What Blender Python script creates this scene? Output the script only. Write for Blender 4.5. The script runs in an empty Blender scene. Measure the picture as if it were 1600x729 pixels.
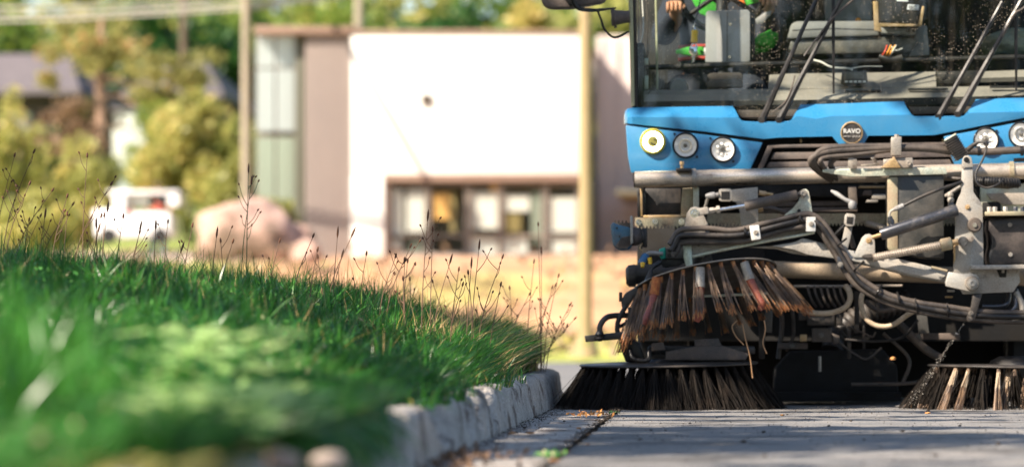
import bpy, bmesh, math, random
import numpy as np
from mathutils import Vector, Matrix, noise
R = math.radians
rnd = random.Random(7); rng = np.random.default_rng(7)
sc = bpy.context.scene
col = sc.collection

# ---------------------------------------------------------------- camera
F = 6000.0; VX, VY, EYE = 1138.0, 508.0, 0.377
cam = bpy.data.cameras.new('camera'); cam_o = bpy.data.objects.new('camera', cam); col.objects.link(cam_o)
cam_o.location = (0, 0, EYE); cam_o.rotation_euler = (R(90), 0, 0)
cam.sensor_width = 36; cam.lens = 135
cam.shift_x = -(VX - 800) / 1600; cam.shift_y = (VY - 364.5) / 1600
cam.clip_start = .05; cam.clip_end = 2000
cam.dof.use_dof = True; cam.dof.focus_distance = 15.7; cam.dof.aperture_fstop = 2.4
cam.dof.aperture_blades = 0
sc.camera = cam_o

# ---------------------------------------------------------------- sky, sun, exposure
LD = Vector((0.74, 0.66, -0.84)).normalized()          # the way the sunlight travels
sun_el = math.asin(-LD.z); to_sun = -LD
w = bpy.data.worlds.new('World'); sc.world = w; w.use_nodes = True
nt = w.node_tree; bg = nt.nodes['Background']
sky = nt.nodes.new('ShaderNodeTexSky'); sky.sky_type = 'NISHITA'; sky.sun_disc = False
sky.sun_elevation = sun_el; sky.sun_rotation = math.atan2(to_sun.x, to_sun.y)
sky.air_density = 1.0; sky.dust_density = 1.0
nt.links.new(sky.outputs[0], bg.inputs[0]); bg.inputs[1].default_value = .09
sl = bpy.data.lights.new('sun', 'SUN'); sl.energy = 5.0; sl.angle = R(.5); sl.color = (1, .87, .72)
so = bpy.data.objects.new('sun', sl); col.objects.link(so); so.location = (-20, -20, 30)
so.rotation_euler = LD.to_track_quat('-Z', 'Y').to_euler()
sc.view_settings.view_transform = 'Standard'; sc.view_settings.look = 'None'
sc.view_settings.exposure = 1.3; sc.view_settings.gamma = 1

# ---------------------------------------------------------------- helpers
def P(px, py, D): return Vector(((px - VX) / F * D, D, EYE + (VY - py) / F * D))
W = {}
def tag(o, label=None, cat=None, group=None, kind=None):
    for k, v in (('label', label), ('category', cat), ('group', group), ('kind', kind)):
        if v: o[k] = v
    return o
def thing(name, loc, label, cat, group=None):
    o = bpy.data.objects.new(name, None); col.objects.link(o); o.location = loc; W[o.name] = Vector(loc)
    o.empty_display_size = .1
    return tag(o, label, cat, group)
def link(name, me, parent, org):
    o = bpy.data.objects.new(name, me); col.objects.link(o); W[o.name] = Vector(org)
    if parent: o.parent = parent
    else: o.location = org
    return o
def mk(name, verts, faces, mat, parent=None, smooth=False, org=None, midx=None, attr=None):
    v = np.asarray(verts, dtype=np.float64).reshape(-1, 3)
    if parent: org = W[parent.name]
    elif org is None: org = ((v[:, 0].min() + v[:, 0].max()) / 2, (v[:, 1].min() + v[:, 1].max()) / 2, v[:, 2].min())
    v = v - np.array(org)
    me = bpy.data.meshes.new(name)
    me.from_pydata(v.tolist(), [], faces if isinstance(faces, list) else faces.tolist())
    for m in (mat if isinstance(mat, (list, tuple)) else [mat]): me.materials.append(m)
    if midx is not None: me.polygons.foreach_set('material_index', np.asarray(midx, dtype=np.int32))
    if smooth: me.polygons.foreach_set('use_smooth', np.ones(len(me.polygons), dtype=bool))
    if attr is not None:
        a = me.attributes.new('var', 'FLOAT', 'POINT'); a.data.foreach_set('value', np.asarray(attr, dtype=np.float32))
    me.update()
    return link(name, me, parent, org)
def fast(name, v, quads, tris, mat, parent=None, org=(0, 0, 0), attr=None, smooth=False):
    """big meshes straight from arrays"""
    if parent: org = W[parent.name]
    me = bpy.data.meshes.new(name); v = (v - np.array(org)).astype(np.float32)
    nq, ntr = len(quads), len(tris)
    me.vertices.add(len(v)); me.vertices.foreach_set('co', v.ravel())
    loops = np.concatenate([np.asarray(quads).ravel(), np.asarray(tris).ravel()]).astype(np.int32)
    me.loops.add(len(loops)); me.loops.foreach_set('vertex_index', loops)
    starts = np.concatenate([np.arange(nq) * 4, nq * 4 + np.arange(ntr) * 3]).astype(np.int32)
    me.polygons.add(nq + ntr); me.polygons.foreach_set('loop_start', starts)
    me.update(calc_edges=True)
    if smooth: me.polygons.foreach_set('use_smooth', np.ones(nq + ntr, dtype=bool))
    if attr is not None:
        a = me.attributes.new('var', 'FLOAT', 'POINT'); a.data.foreach_set('value', attr.astype(np.float32))
    me.materials.append(mat); me.update()
    return link(name, me, parent, org)
def from_bm(name, bm, mat, parent, smooth=False, org=None):
    bmesh.ops.recalc_face_normals(bm, faces=bm.faces)
    vs = [v.co.copy() for v in bm.verts]
    for i, v in enumerate(bm.verts): v.index = i
    fs = [[v.index for v in f.verts] for f in bm.faces]; bm.free()
    o = mk(name, [tuple(v) for v in vs], fs, mat, parent, org=org)
    if smooth:
        o.data.polygons.foreach_set('use_smooth', [True] * len(fs)); o.data.set_sharp_from_angle(angle=R(35))
    return o
def plate(name, pts, D, th, mat, parent=None, bev=.003, seg=2, org=None):
    """sheet metal outline, pts as (px,py) or (px,py,D) on its front face, th metres thick"""
    bm = bmesh.new()
    vs = [bm.verts.new(P(p[0], p[1], p[2] if len(p) > 2 else D)) for p in pts]
    f = bm.faces.new(vs)
    r = bmesh.ops.extrude_face_region(bm, geom=[f])
    for v in [g for g in r['geom'] if isinstance(g, bmesh.types.BMVert)]: v.co.y += th
    if bev: bmesh.ops.bevel(bm, geom=list(bm.edges), offset=bev, segments=seg, profile=.5, affect='EDGES', clamp_overlap=True)
    return from_bm(name, bm, mat, parent, True, org)
def box(name, a, b, mat, parent=None, bev=.004, seg=2, org=None):
    bm = bmesh.new(); bmesh.ops.create_cube(bm, size=1)
    a, b = Vector(a), Vector(b)
    for v in bm.verts: v.co = Vector([(a[i] + b[i]) / 2 + v.co[i] * (b[i] - a[i]) for i in range(3)])
    if bev: bmesh.ops.bevel(bm, geom=list(bm.edges), offset=bev, segments=seg, profile=.5, affect='EDGES', clamp_overlap=True)
    return from_bm(name, bm, mat, parent, True, org)
def pbox(name, x0, y0, x1, y1, D, depth, mat, parent=None, bev=.004):
    a = P(x0, y1, D); b = P(x1, y0, D); return box(name, (a.x, D, a.z), (b.x, D + depth, b.z), mat, parent, bev)
def frame_of(t):
    t = t.normalized(); u = t.cross(Vector((0, 0, 1)) if abs(t.z) < .9 else Vector((1, 0, 0))).normalized()
    return u, t.cross(u).normalized()
def sweep(pts, radii, seg):
    """rings along world points"""
    vs, fs = [], []; n = len(pts); u = None
    for i, p in enumerate(pts):
        t = (pts[min(i + 1, n - 1)] - pts[max(i - 1, 0)])
        if t.length < 1e-9: t = Vector((0, 0, 1))
        t.normalize()
        if u is None: u, v = frame_of(t)
        else:
            u = (u - t * u.dot(t)); u.normalize(); v = t.cross(u)
        for k in range(seg):
            a = 2 * math.pi * k / seg
            vs.append(p + (u * math.cos(a) + v * math.sin(a)) * radii[i])
    for i in range(n - 1):
        for k in range(seg):
            k2 = (k + 1) % seg
            fs.append([i * seg + k, i * seg + k2, (i + 1) * seg + k2, (i + 1) * seg + k])
    fs.append(list(range(seg))[::-1]); fs.append([(n - 1) * seg + k for k in range(seg)])
    return vs, fs
def spline(pts, n=8):
    if len(pts) < 3: return pts
    out = []; q = [pts[0] * 2 - pts[1]] + list(pts) + [pts[-1] * 2 - pts[-2]]
    for i in range(1, len(q) - 2):
        a, b, c, d = q[i - 1:i + 3]
        for k in range(n):
            t = k / n
            out.append(.5 * ((2 * b) + (c - a) * t + (2 * a - 5 * b + 4 * c - d) * t * t + (3 * b - a - 3 * c + d) * t ** 3))
    out.append(q[-2]); return out
def tubew(name, pts, r, mat, parent=None, seg=10, n=8, rib=0, pitch=.01, org=None):
    p = spline([Vector(q) for q in pts], n)
    if rib:
        L = [0.0]
        for i in range(1, len(p)): L.append(L[-1] + (p[i] - p[i - 1]).length)
        m = max(8, int(L[-1] / pitch * 4)); s = np.linspace(0, L[-1], m)
        p = [Vector([float(np.interp(x, L, [q[k] for q in p])) for k in range(3)]) for x in s]
        rr = [r + (rib if (i % 4) < 2 else -rib) for i in range(m)]
    else:
        rr = [r] * len(p) if not isinstance(r, (list, tuple)) else [float(np.interp(i / (len(p) - 1), np.linspace(0, 1, len(r)), r)) for i in range(len(p))]
    v, f = sweep(p, rr, seg)
    o = mk(name, [tuple(a) for a in v], f, mat, parent, org=org)
    o.data.polygons.foreach_set('use_smooth', [True] * len(f)); o.data.set_sharp_from_angle(angle=R(50))
    return o
def tube(name, pts, rpx, mat, parent=None, D=None, **k):
    q = [P(p[0], p[1], p[2] if len(p) > 2 else D) for p in pts]
    s = q[0].y / F
    r = rpx * s if not isinstance(rpx, (list, tuple)) else [x * s for x in rpx]
    return tubew(name, q, r, mat, parent, **k)
RING = {'headlight', 'led_ring', 'lens_rim', 'projector_bezel', 'badge_rim', 'clamp_band', 'pipe_clip', 'hinge_bolt', 'speaker_ring'}
def lathe(name, A, B, prof, mat, parent=None, seg=16, org=None):
    """profile [(t along AB, radius m)]"""
    A, B = Vector(A), Vector(B); d = B - A
    vs, fs = [], []; u, v = frame_of(d)
    for t, r in prof:
        for k in range(seg):
            a = 2 * math.pi * k / seg; vs.append(A + d * t + (u * math.cos(a) + v * math.sin(a)) * r)
    n = len(prof)
    for i in range(n - 1):
        for k in range(seg):
            k2 = (k + 1) % seg; fs.append([i * seg + k, i * seg + k2, (i + 1) * seg + k2, (i + 1) * seg + k])
    if name in RING:
        for k in range(seg): fs.append([(n - 1) * seg + k, (n - 1) * seg + (k + 1) % seg, (k + 1) % seg, k])
    else:
        if name != 'reflector': fs.append(list(range(seg))[::-1])
        fs.append([(n - 1) * seg + k for k in range(seg)])
    o = mk(name, [tuple(a) for a in vs], fs, mat, parent, org=org)
    o.data.polygons.foreach_set('use_smooth', [True] * len(fs)); o.data.set_sharp_from_angle(angle=R(40))
    return o
def plathe(name, a, b, prof, mat, parent=None, D=17.6, seg=16):
    A = P(a[0], a[1], a[2] if len(a) > 2 else D); B = P(b[0], b[1], b[2] if len(b) > 2 else D)
    s = A.y / F
    return lathe(name, A, B, [(t, r * s) for t, r in prof], mat, parent, seg)
def bolt(px, py, D, r, parent, mat=None, hexa=True, name='bolt'):
    """washer and hexagonal head proud of a surface at D"""
    s = D / F * r; c = P(px, py, D); vs, fs = [], []
    def ring(n, rad, y, a0=.3):
        i = len(vs)
        for k in range(n):
            a = a0 + 2 * math.pi * k / n; vs.append((c.x + rad * math.cos(a), c.y + y, c.z + rad * math.sin(a)))
        return list(range(i, i + n))
    def join(a, b):
        n = len(a)
        for k in range(n): fs.append([a[k], b[k], b[(k + 1) % n], a[(k + 1) % n]])
    a = ring(14, s * 1.45, .001); b = ring(14, s * 1.45, -s * .25); d = ring(14, s * .6, -s * .25)
    join(a, b); fs.append(b)
    n = 6 if hexa else 12
    a = ring(n, s, -s * .2); b = ring(n, s, -s * .95); d = ring(n, s * .85, -s * 1.1); join(a, b); join(b, d)
    e = ring(n, s * .5, -s * 1.1); g = ring(n, s * .42, -s * .85); join(d, e); join(e, g); fs.append(g)
    return mk(name, vs, fs, mat or M['zinc'], parent)

# ---------------------------------------------------------------- materials
M = {}
def N(nt, t, **k):
    n = nt.nodes.new(t)
    for a, b in k.items(): setattr(n, a, b)
    return n
def mat(key, base, rough=.5, metal=0, dust=None, amt=.5, scale=8, bump=.15, bscale=None, coat=0, spec=.5, fine=60, emit=None, estr=0, stretch=None, sharp=.12, stain=None, stain_amt=.0, grit=.26, bdist=.003):
    m = bpy.data.materials.new(key.replace('_', ' ')); m.use_nodes = True; t = m.node_tree; b = t.nodes['Principled BSDF']
    b.inputs['Roughness'].default_value = rough; b.inputs['Metallic'].default_value = metal
    b.inputs['Coat Weight'].default_value = coat; b.inputs['Coat Roughness'].default_value = .12
    b.inputs['Specular IOR Level'].default_value = spec
    b.inputs['Base Color'].default_value = (*base, 1)
    tc = N(t, 'ShaderNodeNewGeometry'); mp = N(t, 'ShaderNodeMapping')
    if stretch: mp.inputs['Scale'].default_value = stretch
    t.links.new(tc.outputs['Position'], mp.inputs[0])
    if dust:
        n1 = N(t, 'ShaderNodeTexNoise'); n1.inputs['Scale'].default_value = scale; n1.inputs['Detail'].default_value = 8; n1.inputs['Roughness'].default_value = .68
        t.links.new(mp.outputs[0], n1.inputs[0])
        r = N(t, 'ShaderNodeMapRange'); c = 1 - amt
        r.inputs[1].default_value = .5 - sharp + (c - .5) * .5; r.inputs[2].default_value = .5 + sharp + (c - .5) * .5
        t.links.new(n1.outputs[0], r.inputs[0])
        mx = N(t, 'ShaderNodeMix', data_type='RGBA'); mx.inputs[6].default_value = (*base, 1); mx.inputs[7].default_value = (*dust, 1)
        t.links.new(r.outputs[0], mx.inputs[0]); last = mx.outputs[2]
        n3 = N(t, 'ShaderNodeTexNoise'); n3.inputs['Scale'].default_value = fine * 3; n3.inputs['Detail'].default_value = 4
        t.links.new(tc.outputs['Position'], n3.inputs[0])
        r3 = N(t, 'ShaderNodeMapRange'); r3.inputs[1].default_value = .3; r3.inputs[2].default_value = .7; r3.inputs[3].default_value = 1 - grit; r3.inputs[4].default_value = 1 + grit
        t.links.new(n3.outputs[0], r3.inputs[0])
        mm = N(t, 'ShaderNodeMix', data_type='RGBA', blend_type='MULTIPLY'); mm.inputs[0].default_value = 1
        t.links.new(last, mm.inputs[6]); t.links.new(r3.outputs[0], mm.inputs[7]); last = mm.outputs[2]
        if stain:
            n4 = N(t, 'ShaderNodeTexNoise'); n4.inputs['Scale'].default_value = scale * .6; n4.inputs['Detail'].default_value = 6; n4.inputs['Roughness'].default_value = .7
            o4 = N(t, 'ShaderNodeVectorMath'); o4.operation = 'ADD'; o4.inputs[1].default_value = (7.3, 2.1, 5.5)
            t.links.new(mp.outputs[0], o4.inputs[0]); t.links.new(o4.outputs[0], n4.inputs[0])
            r4 = N(t, 'ShaderNodeMapRange'); r4.inputs[1].default_value = .62 - stain_amt * .3; r4.inputs[2].default_value = .70 - stain_amt * .3
            t.links.new(n4.outputs[0], r4.inputs[0])
            m4 = N(t, 'ShaderNodeMix', data_type='RGBA'); m4.inputs[7].default_value = (*stain, 1)
            t.links.new(r4.outputs[0], m4.inputs[0]); t.links.new(last, m4.inputs[6]); last = m4.outputs[2]
        t.links.new(last, b.inputs['Base Color'])
        if metal:
            mr = N(t, 'ShaderNodeMapRange'); mr.inputs[3].default_value = metal; mr.inputs[4].default_value = 0
            t.links.new(r.outputs[0], mr.inputs[0]); t.links.new(mr.outputs[0], b.inputs['Metallic'])
        rr = N(t, 'ShaderNodeMapRange'); rr.inputs[3].default_value = rough; rr.inputs[4].default_value = min(1, rough + .35)
        t.links.new(r.outputs[0], rr.inputs[0]); t.links.new(rr.outputs[0], b.inputs['Roughness'])
    if bump:
        n2 = N(t, 'ShaderNodeTexNoise'); n2.inputs['Scale'].default_value = bscale or fine; n2.inputs['Detail'].default_value = 6
        t.links.new(mp.outputs[0], n2.inputs[0])
        bp = N(t, 'ShaderNodeBump'); bp.inputs['Strength'].default_value = bump; bp.inputs['Distance'].default_value = bdist
        t.links.new(n2.outputs[0], bp.inputs['Height']); t.links.new(bp.outputs[0], b.inputs['Normal'])
    if emit:
        b.inputs['Emission Color'].default_value = (*emit, 1); b.inputs['Emission Strength'].default_value = estr
    M[key] = m; return m
def leafmat(key, c0, c1, c2=None, trans=.35, rough=.45, p=.93):
    """colour differs from leaf to leaf by the point attribute var; c2 is the dry or flowering few"""
    m = bpy.data.materials.new(key.replace('_', ' ')); m.use_nodes = True; t = m.node_tree; b = t.nodes['Principled BSDF']
    a = N(t, 'ShaderNodeAttribute', attribute_name='var'); cr = N(t, 'ShaderNodeValToRGB')
    e = cr.color_ramp.elements; e[0].color = (*c0, 1); e[1].color = (*c1, 1); e[1].position = p - .05
    if c2: x = e.new(p); x.color = (*c2, 1)
    t.links.new(a.outputs['Fac'], cr.inputs[0]); t.links.new(cr.outputs[0], b.inputs['Base Color'])
    b.inputs['Roughness'].default_value = rough; b.inputs['Specular IOR Level'].default_value = .4
    tr = N(t, 'ShaderNodeBsdfTranslucent'); hs = N(t, 'ShaderNodeHueSaturation'); hs.inputs['Value'].default_value = 1.6; hs.inputs['Hue'].default_value = .485
    t.links.new(cr.outputs[0], hs.inputs['Color']); t.links.new(hs.outputs[0], tr.inputs[0])
    mx = N(t, 'ShaderNodeMixShader'); mx.inputs[0].default_value = trans
    t.links.new(b.outputs[0], mx.inputs[1]); t.links.new(tr.outputs[0], mx.inputs[2])
    t.links.new(mx.outputs[0], t.nodes['Material Output'].inputs[0]); M[key] = m; return m
DUST = (.36, .29, .22)
mat('zinc', (.31, .285, .25), .42, .6, (.27, .225, .18), .45, 9, .12, stain=(.08, .06, .045), stain_amt=.25)
mat('arm_steel', (.34, .325, .295), .42, .3, (.27, .235, .195), .45, 5, .12, stain=(.15, .13, .115), stain_amt=.1)
mat('pipe_steel', (.52, .46, .39), .32, .85, (.30, .24, .19), .40, 6, .10, stretch=(.35, 1, 1.6), stain=(.10, .075, .055), stain_amt=.15)
mat('pale_zinc', (.55, .60, .50), .35, .5, (.45, .40, .30), .4, 10, .08)
mat('rack_steel', (.33, .30, .20), .45, .4, (.27, .20, .13), .5, 12, .15, stain=(.12, .075, .04), stain_amt=.15)
mat('cast_iron', (.028, .026, .025), .45, .2, (.075, .06, .048), .4, 7, .25)
mat('black_paint', (.008, .008, .009), .34, 0, (.035, .03, .026), .38, 9, .12)
mat('rubber', (.009, .009, .010), .42, 0, (.045, .036, .03), .4, 14, .12)
mat('dusty_rubber', (.036, .030, .027), .42, 0, (.105, .083, .067), .5, 6, .10)
mat('grille_plastic', (.060, .050, .047), .5, 0, (.135, .105, .088), .55, 8, .12)
mat('blue_paint', (.027, .19, .385), .26, 0, (.055, .205, .36), .28, 4, .008, bscale=10, coat=.7, sharp=.2, grit=.05)
mat('cavity_shade', (.006, .006, .0065), .8, 0, (.014, .012, .010), .4, 6, .2)  # near-black base puts the shade of hollows and underside into the colour
mat('bronze_box', (.09, .088, .083), .42, .3, (.17, .15, .12), .35, 6, .08)
mat('strut_steel', (.075, .078, .088), .28, .7, (.14, .12, .105), .3, 9, .05)
mat('chrome', (.75, .75, .74), .14, 1, (.4, .35, .3), .15, 30, 0)
mat('brass', (.45, .30, .14), .4, .6, (.38, .28, .18), .4, 30, .1)
mat('rust', (.30, .075, .02), .8, 0, (.48, .17, .05), .5, 60, .4)
mat('bristle_wire', (.075, .052, .04), .40, .3, (.26, .16, .09), .45, 16, 0, sharp=.15)
mat('bristle_tip', (.28, .085, .025), .7, 0, (.48, .24, .09), .45, 70, 0)
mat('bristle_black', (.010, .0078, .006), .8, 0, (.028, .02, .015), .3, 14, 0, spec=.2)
mat('green_plug', (.01, .30, .22), .4); mat('yellow_plug', (.85, .50, .02), .4, 0, (.5, .3, .05), .3, 60); mat('blue_plug', (.02, .10, .22), .4)
mat('grey_plug', (.24, .24, .24), .5, 0, (.2, .18, .16), .4, 30)
mat('cab_dark', (.006, .006, .007), .6, 0, (.016, .015, .014), .4, 8, .1)
mat('dash_grey', (.21, .19, .165), .6, 0, (.27, .24, .20), .5, 6, .1, grit=.1)
mat('console_grey', (.20, .205, .205), .5, 0, (.26, .25, .23), .45, 9, .08, grit=.1)
mat('box_grey', (.33, .33, .33), .5, 0, (.28, .27, .25), .4, 5, .06, grit=.08)
mat('pillar', (.34, .36, .20), .45, 0, (.38, .35, .22), .5, 6, .05)
mat('lens_ring', (.55, .5, .1), .3); mat('led_ring', (1, 1, .8), .3, emit=(1, .97, .72), estr=7)
mat('led_core', (.28, .26, .06), .5, 0, (.2, .18, .05), .4, 200)
mat('hivis', (.06, .42, .04), .7, 0, (.08, .50, .06), .4, 20, .3); mat('reflective', (.55, .55, .52), .35); mat('red_cloth', (.35, .03, .02), .7)
mat('orange_cloth', (.9, .22, .03), .7); mat('navy_cloth', (.02, .025, .04), .8, 0, (.03, .035, .05), .4, 20, .3)
mat('skin', (.52, .25, .14), .5, 0, (.58, .30, .18), .4, 12, .05); mat('hair', (.06, .035, .02), .6)
mat('seat_fabric', (.012, .012, .012), .85, 0, (.025, .022, .02), .4, 30, .3)
mat('khaki', (.20, .21, .15), .85, 0, (.26, .26, .19), .4, 14, .3)
mat('white_sticker', (.75, .76, .78), .5); mat('red_cap', (.7, .1, .06), .5)
mat('wire_red', (.6, .08, .05), .5); mat('wire_orange', (.9, .35, .04), .5); mat('wire_white', (.6, .58, .52), .5)
def schlick(t, f0):
    lw = N(t, 'ShaderNodeLayerWeight'); lw.inputs[0].default_value = .5
    pw = N(t, 'ShaderNodeMath', operation='POWER'); pw.inputs[1].default_value = 5; t.links.new(lw.outputs['Facing'], pw.inputs[0])
    mu = N(t, 'ShaderNodeMath', operation='MULTIPLY_ADD'); mu.inputs[1].default_value = 1 - f0; mu.inputs[2].default_value = f0; t.links.new(pw.outputs[0], mu.inputs[0]); return mu
mat('reflector_silver', (.88, .87, .84), .38, .25, bump=0)
# windscreen: clear, with grit stuck to it
m = bpy.data.materials.new('windscreen glass'); m.use_nodes = True; t = m.node_tree; b = t.nodes['Principled BSDF']
tr = N(t, 'ShaderNodeBsdfTransparent'); tr.inputs[0].default_value = (.86, .90, .88, 1)
gl = N(t, 'ShaderNodeBsdfGlossy'); gl.inputs['Roughness'].default_value = .02
fr = schlick(t, .04)
mx = N(t, 'ShaderNodeMixShader'); t.links.new(fr.outputs[0], mx.inputs[0]); t.links.new(tr.outputs[0], mx.inputs[1]); t.links.new(gl.outputs[0], mx.inputs[2])
df = N(t, 'ShaderNodeBsdfDiffuse'); df.inputs[0].default_value = (.75, .64, .50, 1)
g = N(t, 'ShaderNodeNewGeometry')
vo = N(t, 'ShaderNodeTexVoronoi', voronoi_dimensions='2D'); vo.inputs['Scale'].default_value = 88; vo.inputs['Randomness'].default_value = 1
sxy = N(t, 'ShaderNodeSeparateXYZ'); cxy = N(t, 'ShaderNodeCombineXYZ'); t.links.new(g.outputs['Position'], sxy.inputs[0]); t.links.new(sxy.outputs[0], cxy.inputs[0]); t.links.new(sxy.outputs[2], cxy.inputs[1]); t.links.new(cxy.outputs[0], vo.inputs['Vector'])
sp = N(t, 'ShaderNodeMapRange'); sp.inputs[1].default_value = .14; sp.inputs[2].default_value = .08
t.links.new(vo.outputs['Distance'], sp.inputs[0])
sx = N(t, 'ShaderNodeSeparateColor'); t.links.new(vo.outputs['Color'], sx.inputs[0])
st = N(t, 'ShaderNodeMapRange'); st.inputs[1].default_value = .58; st.inputs[2].default_value = 1
t.links.new(sx.outputs[0], st.inputs[0])
nz = N(t, 'ShaderNodeTexNoise'); nz.inputs['Scale'].default_value = 4; nz.inputs['Detail'].default_value = 3; t.links.new(g.outputs['Position'], nz.inputs[0])
pz = N(t, 'ShaderNodeMapRange'); pz.inputs[1].default_value = .40; pz.inputs[2].default_value = .56; t.links.new(nz.outputs[0], pz.inputs[0])
ma = N(t, 'ShaderNodeMath', operation='MULTIPLY'); t.links.new(sp.outputs[0], ma.inputs[0]); t.links.new(st.outputs[0], ma.inputs[1])
mb = N(t, 'ShaderNodeMath', operation='MULTIPLY'); t.links.new(ma.outputs[0], mb.inputs[0]); t.links.new(pz.outputs[0], mb.inputs[1])
# thin film of dust, in runs
mp = N(t, 'ShaderNodeMapping'); mp.inputs['Scale'].default_value = (16, 1, 1.2); t.links.new(g.outputs['Position'], mp.inputs[0])
nf = N(t, 'ShaderNodeTexNoise'); nf.inputs['Scale'].default_value = 2; nf.inputs['Detail'].default_value = 6; t.links.new(mp.outputs[0], nf.inputs[0])
ff = N(t, 'ShaderNodeMapRange'); ff.inputs[1].default_value = .5; ff.inputs[2].default_value = .8; ff.inputs[3].default_value = .001; ff.inputs[4].default_value = .028
t.links.new(nf.outputs[0], ff.inputs[0])
mc = N(t, 'ShaderNodeMath', operation='ADD', use_clamp=True); t.links.new(mb.outputs[0], mc.inputs[0]); t.links.new(ff.outputs[0], mc.inputs[1])
m2 = N(t, 'ShaderNodeMixShader'); t.links.new(mc.outputs[0], m2.inputs[0]); t.links.new(mx.outputs[0], m2.inputs[1]); t.links.new(df.outputs[0], m2.inputs[2])
t.links.new(m2.outputs[0], t.nodes['Material Output'].inputs[0]); M['glass'] = m; mat('shop_frame', (.22, .185, .155), .6)
m = bpy.data.materials.new('lamp lens'); m.use_nodes = True; t = m.node_tree
tr = N(t, 'ShaderNodeBsdfTransparent'); gl = N(t, 'ShaderNodeBsdfGlossy'); gl.inputs['Roughness'].default_value = .05
fr = schlick(t, .05)
mx = N(t, 'ShaderNodeMixShader'); t.links.new(fr.outputs[0], mx.inputs[0]); t.links.new(tr.outputs[0], mx.inputs[1]); t.links.new(gl.outputs[0], mx.inputs[2])
t.links.new(mx.outputs[0], t.nodes['Material Output'].inputs[0]); M['lens'] = m
# setting
mat('concrete', (.27, .25, .23), .85, 0, (.42, .385, .35), .55, 9, .8, fine=70, stain=(.12, .09, .075), stain_amt=.3, bdist=.014, grit=.35)
mat('road_concrete', (.165, .165, .165), .85, 0, (.24, .225, .21), .5, 2.5, .7, fine=140, stain=(.10, .095, .09), stain_amt=.3, bdist=.012, grit=.5)
mat('tar', (.012, .011, .01), .9, bump=.3); mat('soil', (.05, .034, .022), .95, 0, (.10, .06, .035), .5, 12, .8, fine=40)
mat('far_asphalt', (.13, .13, .13), .9, 0, (.18, .17, .16), .5, .5, .2); mat('pale_gravel', (.52, .43, .36), .9, 0, (.60, .50, .43), .5, .8, .3, fine=10)
mat('white_wall', (.76, .75, .71), .7, 0, (.72, .71, .67), .4, .6, .05); mat('brown_clad', (.27, .225, .205), .7, 0, (.31, .26, .235), .5, .5, .05)
mat('pink_clad', (.46, .39, .365), .7, 0, (.50, .425, .40), .5, .5, .05); mat('brown_trim', (.26, .17, .13), .6, 0, (.22, .15, .11), .4, 2, .05)
mat('shop_dark', (.085, .085, .06), .6); mat('blind_white', (.50, .52, .46), .7); mat('orange_board', (.50, .30, .08), .6); mat('olive_board', (.16, .13, .04), .7)
mat('green_reflect_glass', (.30, .35, .28), .1, .4); mat('pale_glass', (.42, .46, .45), .15, .4)  # the greener glass has a pale green reflection put into its base colour
mat('boulder', (.38, .24, .19), .9, 0, (.47, .32, .26), .5, 1.5, .8, fine=8, stain=(.16, .11, .08), stain_amt=.4); mat('roof_grey', (.11, .095, .10), .8, 0, (.14, .12, .125), .5, 1, .3, fine=8)
mat('house_dark', (.055, .042, .032), .8, 0, (.09, .065, .05), .5, 1, .1); mat('car_white', (.80, .80, .80), .25, coat=1, bump=0); mat('car_window', (.03, .035, .04), .08)
mat('tail_red', (.5, .02, .02), .3); mat('tyre', (.02, .02, .02), .8); mat('pole_wood', (.33, .28, .21), .85, 0, (.27, .23, .17), .5, 3, .3, stretch=(4, 4, .3)); mat('pole_yellow', (.30, .22, .11), .6, 0, (.34, .25, .14), .4, 3, .05)
mat('cable', (.30, .28, .25), .6); mat('bark', (.34, .22, .15), .9, 0, (.22, .14, .10), .5, 6, .8, fine=12, stretch=(3, 3, .6)); mat('dark_bark', (.09, .065, .045), .9, 0, (.14, .10, .07), .5, 6, .8, fine=12)
mat('shirt_red', (.62, .13, .09), .8); mat('jeans', (.12, .2, .4), .8)
mat('stone', (.30, .25, .22), .9, 0, (.42, .34, .29), .5, 20, .5); mat('dead_leaf', (.42, .17, .05), .7, 0, (.55, .27, .09), .5, 60, .3); mat('dark_clod', (.04, .03, .022), .9, bump=.4)
mat('twig', (.15, .09, .055), .8); mat('seed_dark', (.075, .035, .025), .8, 0, (.16, .07, .035), .5, 60, .2); mat('stalk_green', (.05, .11, .03), .6); mat('petal', (.75, .6, .1), .6); mat('straw', (.55, .38, .17), .8, 0, (.62, .45, .22), .5, 40)
leafmat('grass', (.001, .038, .009), (.062, .24, .030), (.36, .29, .08), .30, rough=.28)
leafmat('clover', (.03, .20, .04), (.15, .40, .09), (.60, .55, .30), .35)
leafmat('weed_leaf', (.16, .40, .12), (.52, .68, .30), (.78, .70, .48), .4, p=.85)
leafmat('leaf_tree', (.02, .07, .012), (.07, .14, .02), (.16, .18, .03), .3)
leafmat('leaf_far', (.07, .15, .02), (.20, .27, .05), (.42, .40, .10), .4, p=.8)
leafmat('leaf_dark', (.015, .06, .012), (.04, .12, .02), (.20, .26, .04), .3, p=.85)
leafmat('leaf_yellow', (.15, .19, .04), (.40, .39, .12), (.58, .48, .17), .4, p=.8)
leafmat('leaf_gold', (.20, .20, .06), (.36, .33, .11), (.45, .24, .10), .4, p=.85)
leafmat('leaf_brown', (.20, .13, .08), (.32, .22, .13), (.10, .06, .04), .2, p=.8)

# ================================================================ SETTING
def ns(x, y, z=0.0): return noise.noise(Vector((x, y, z)))
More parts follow.
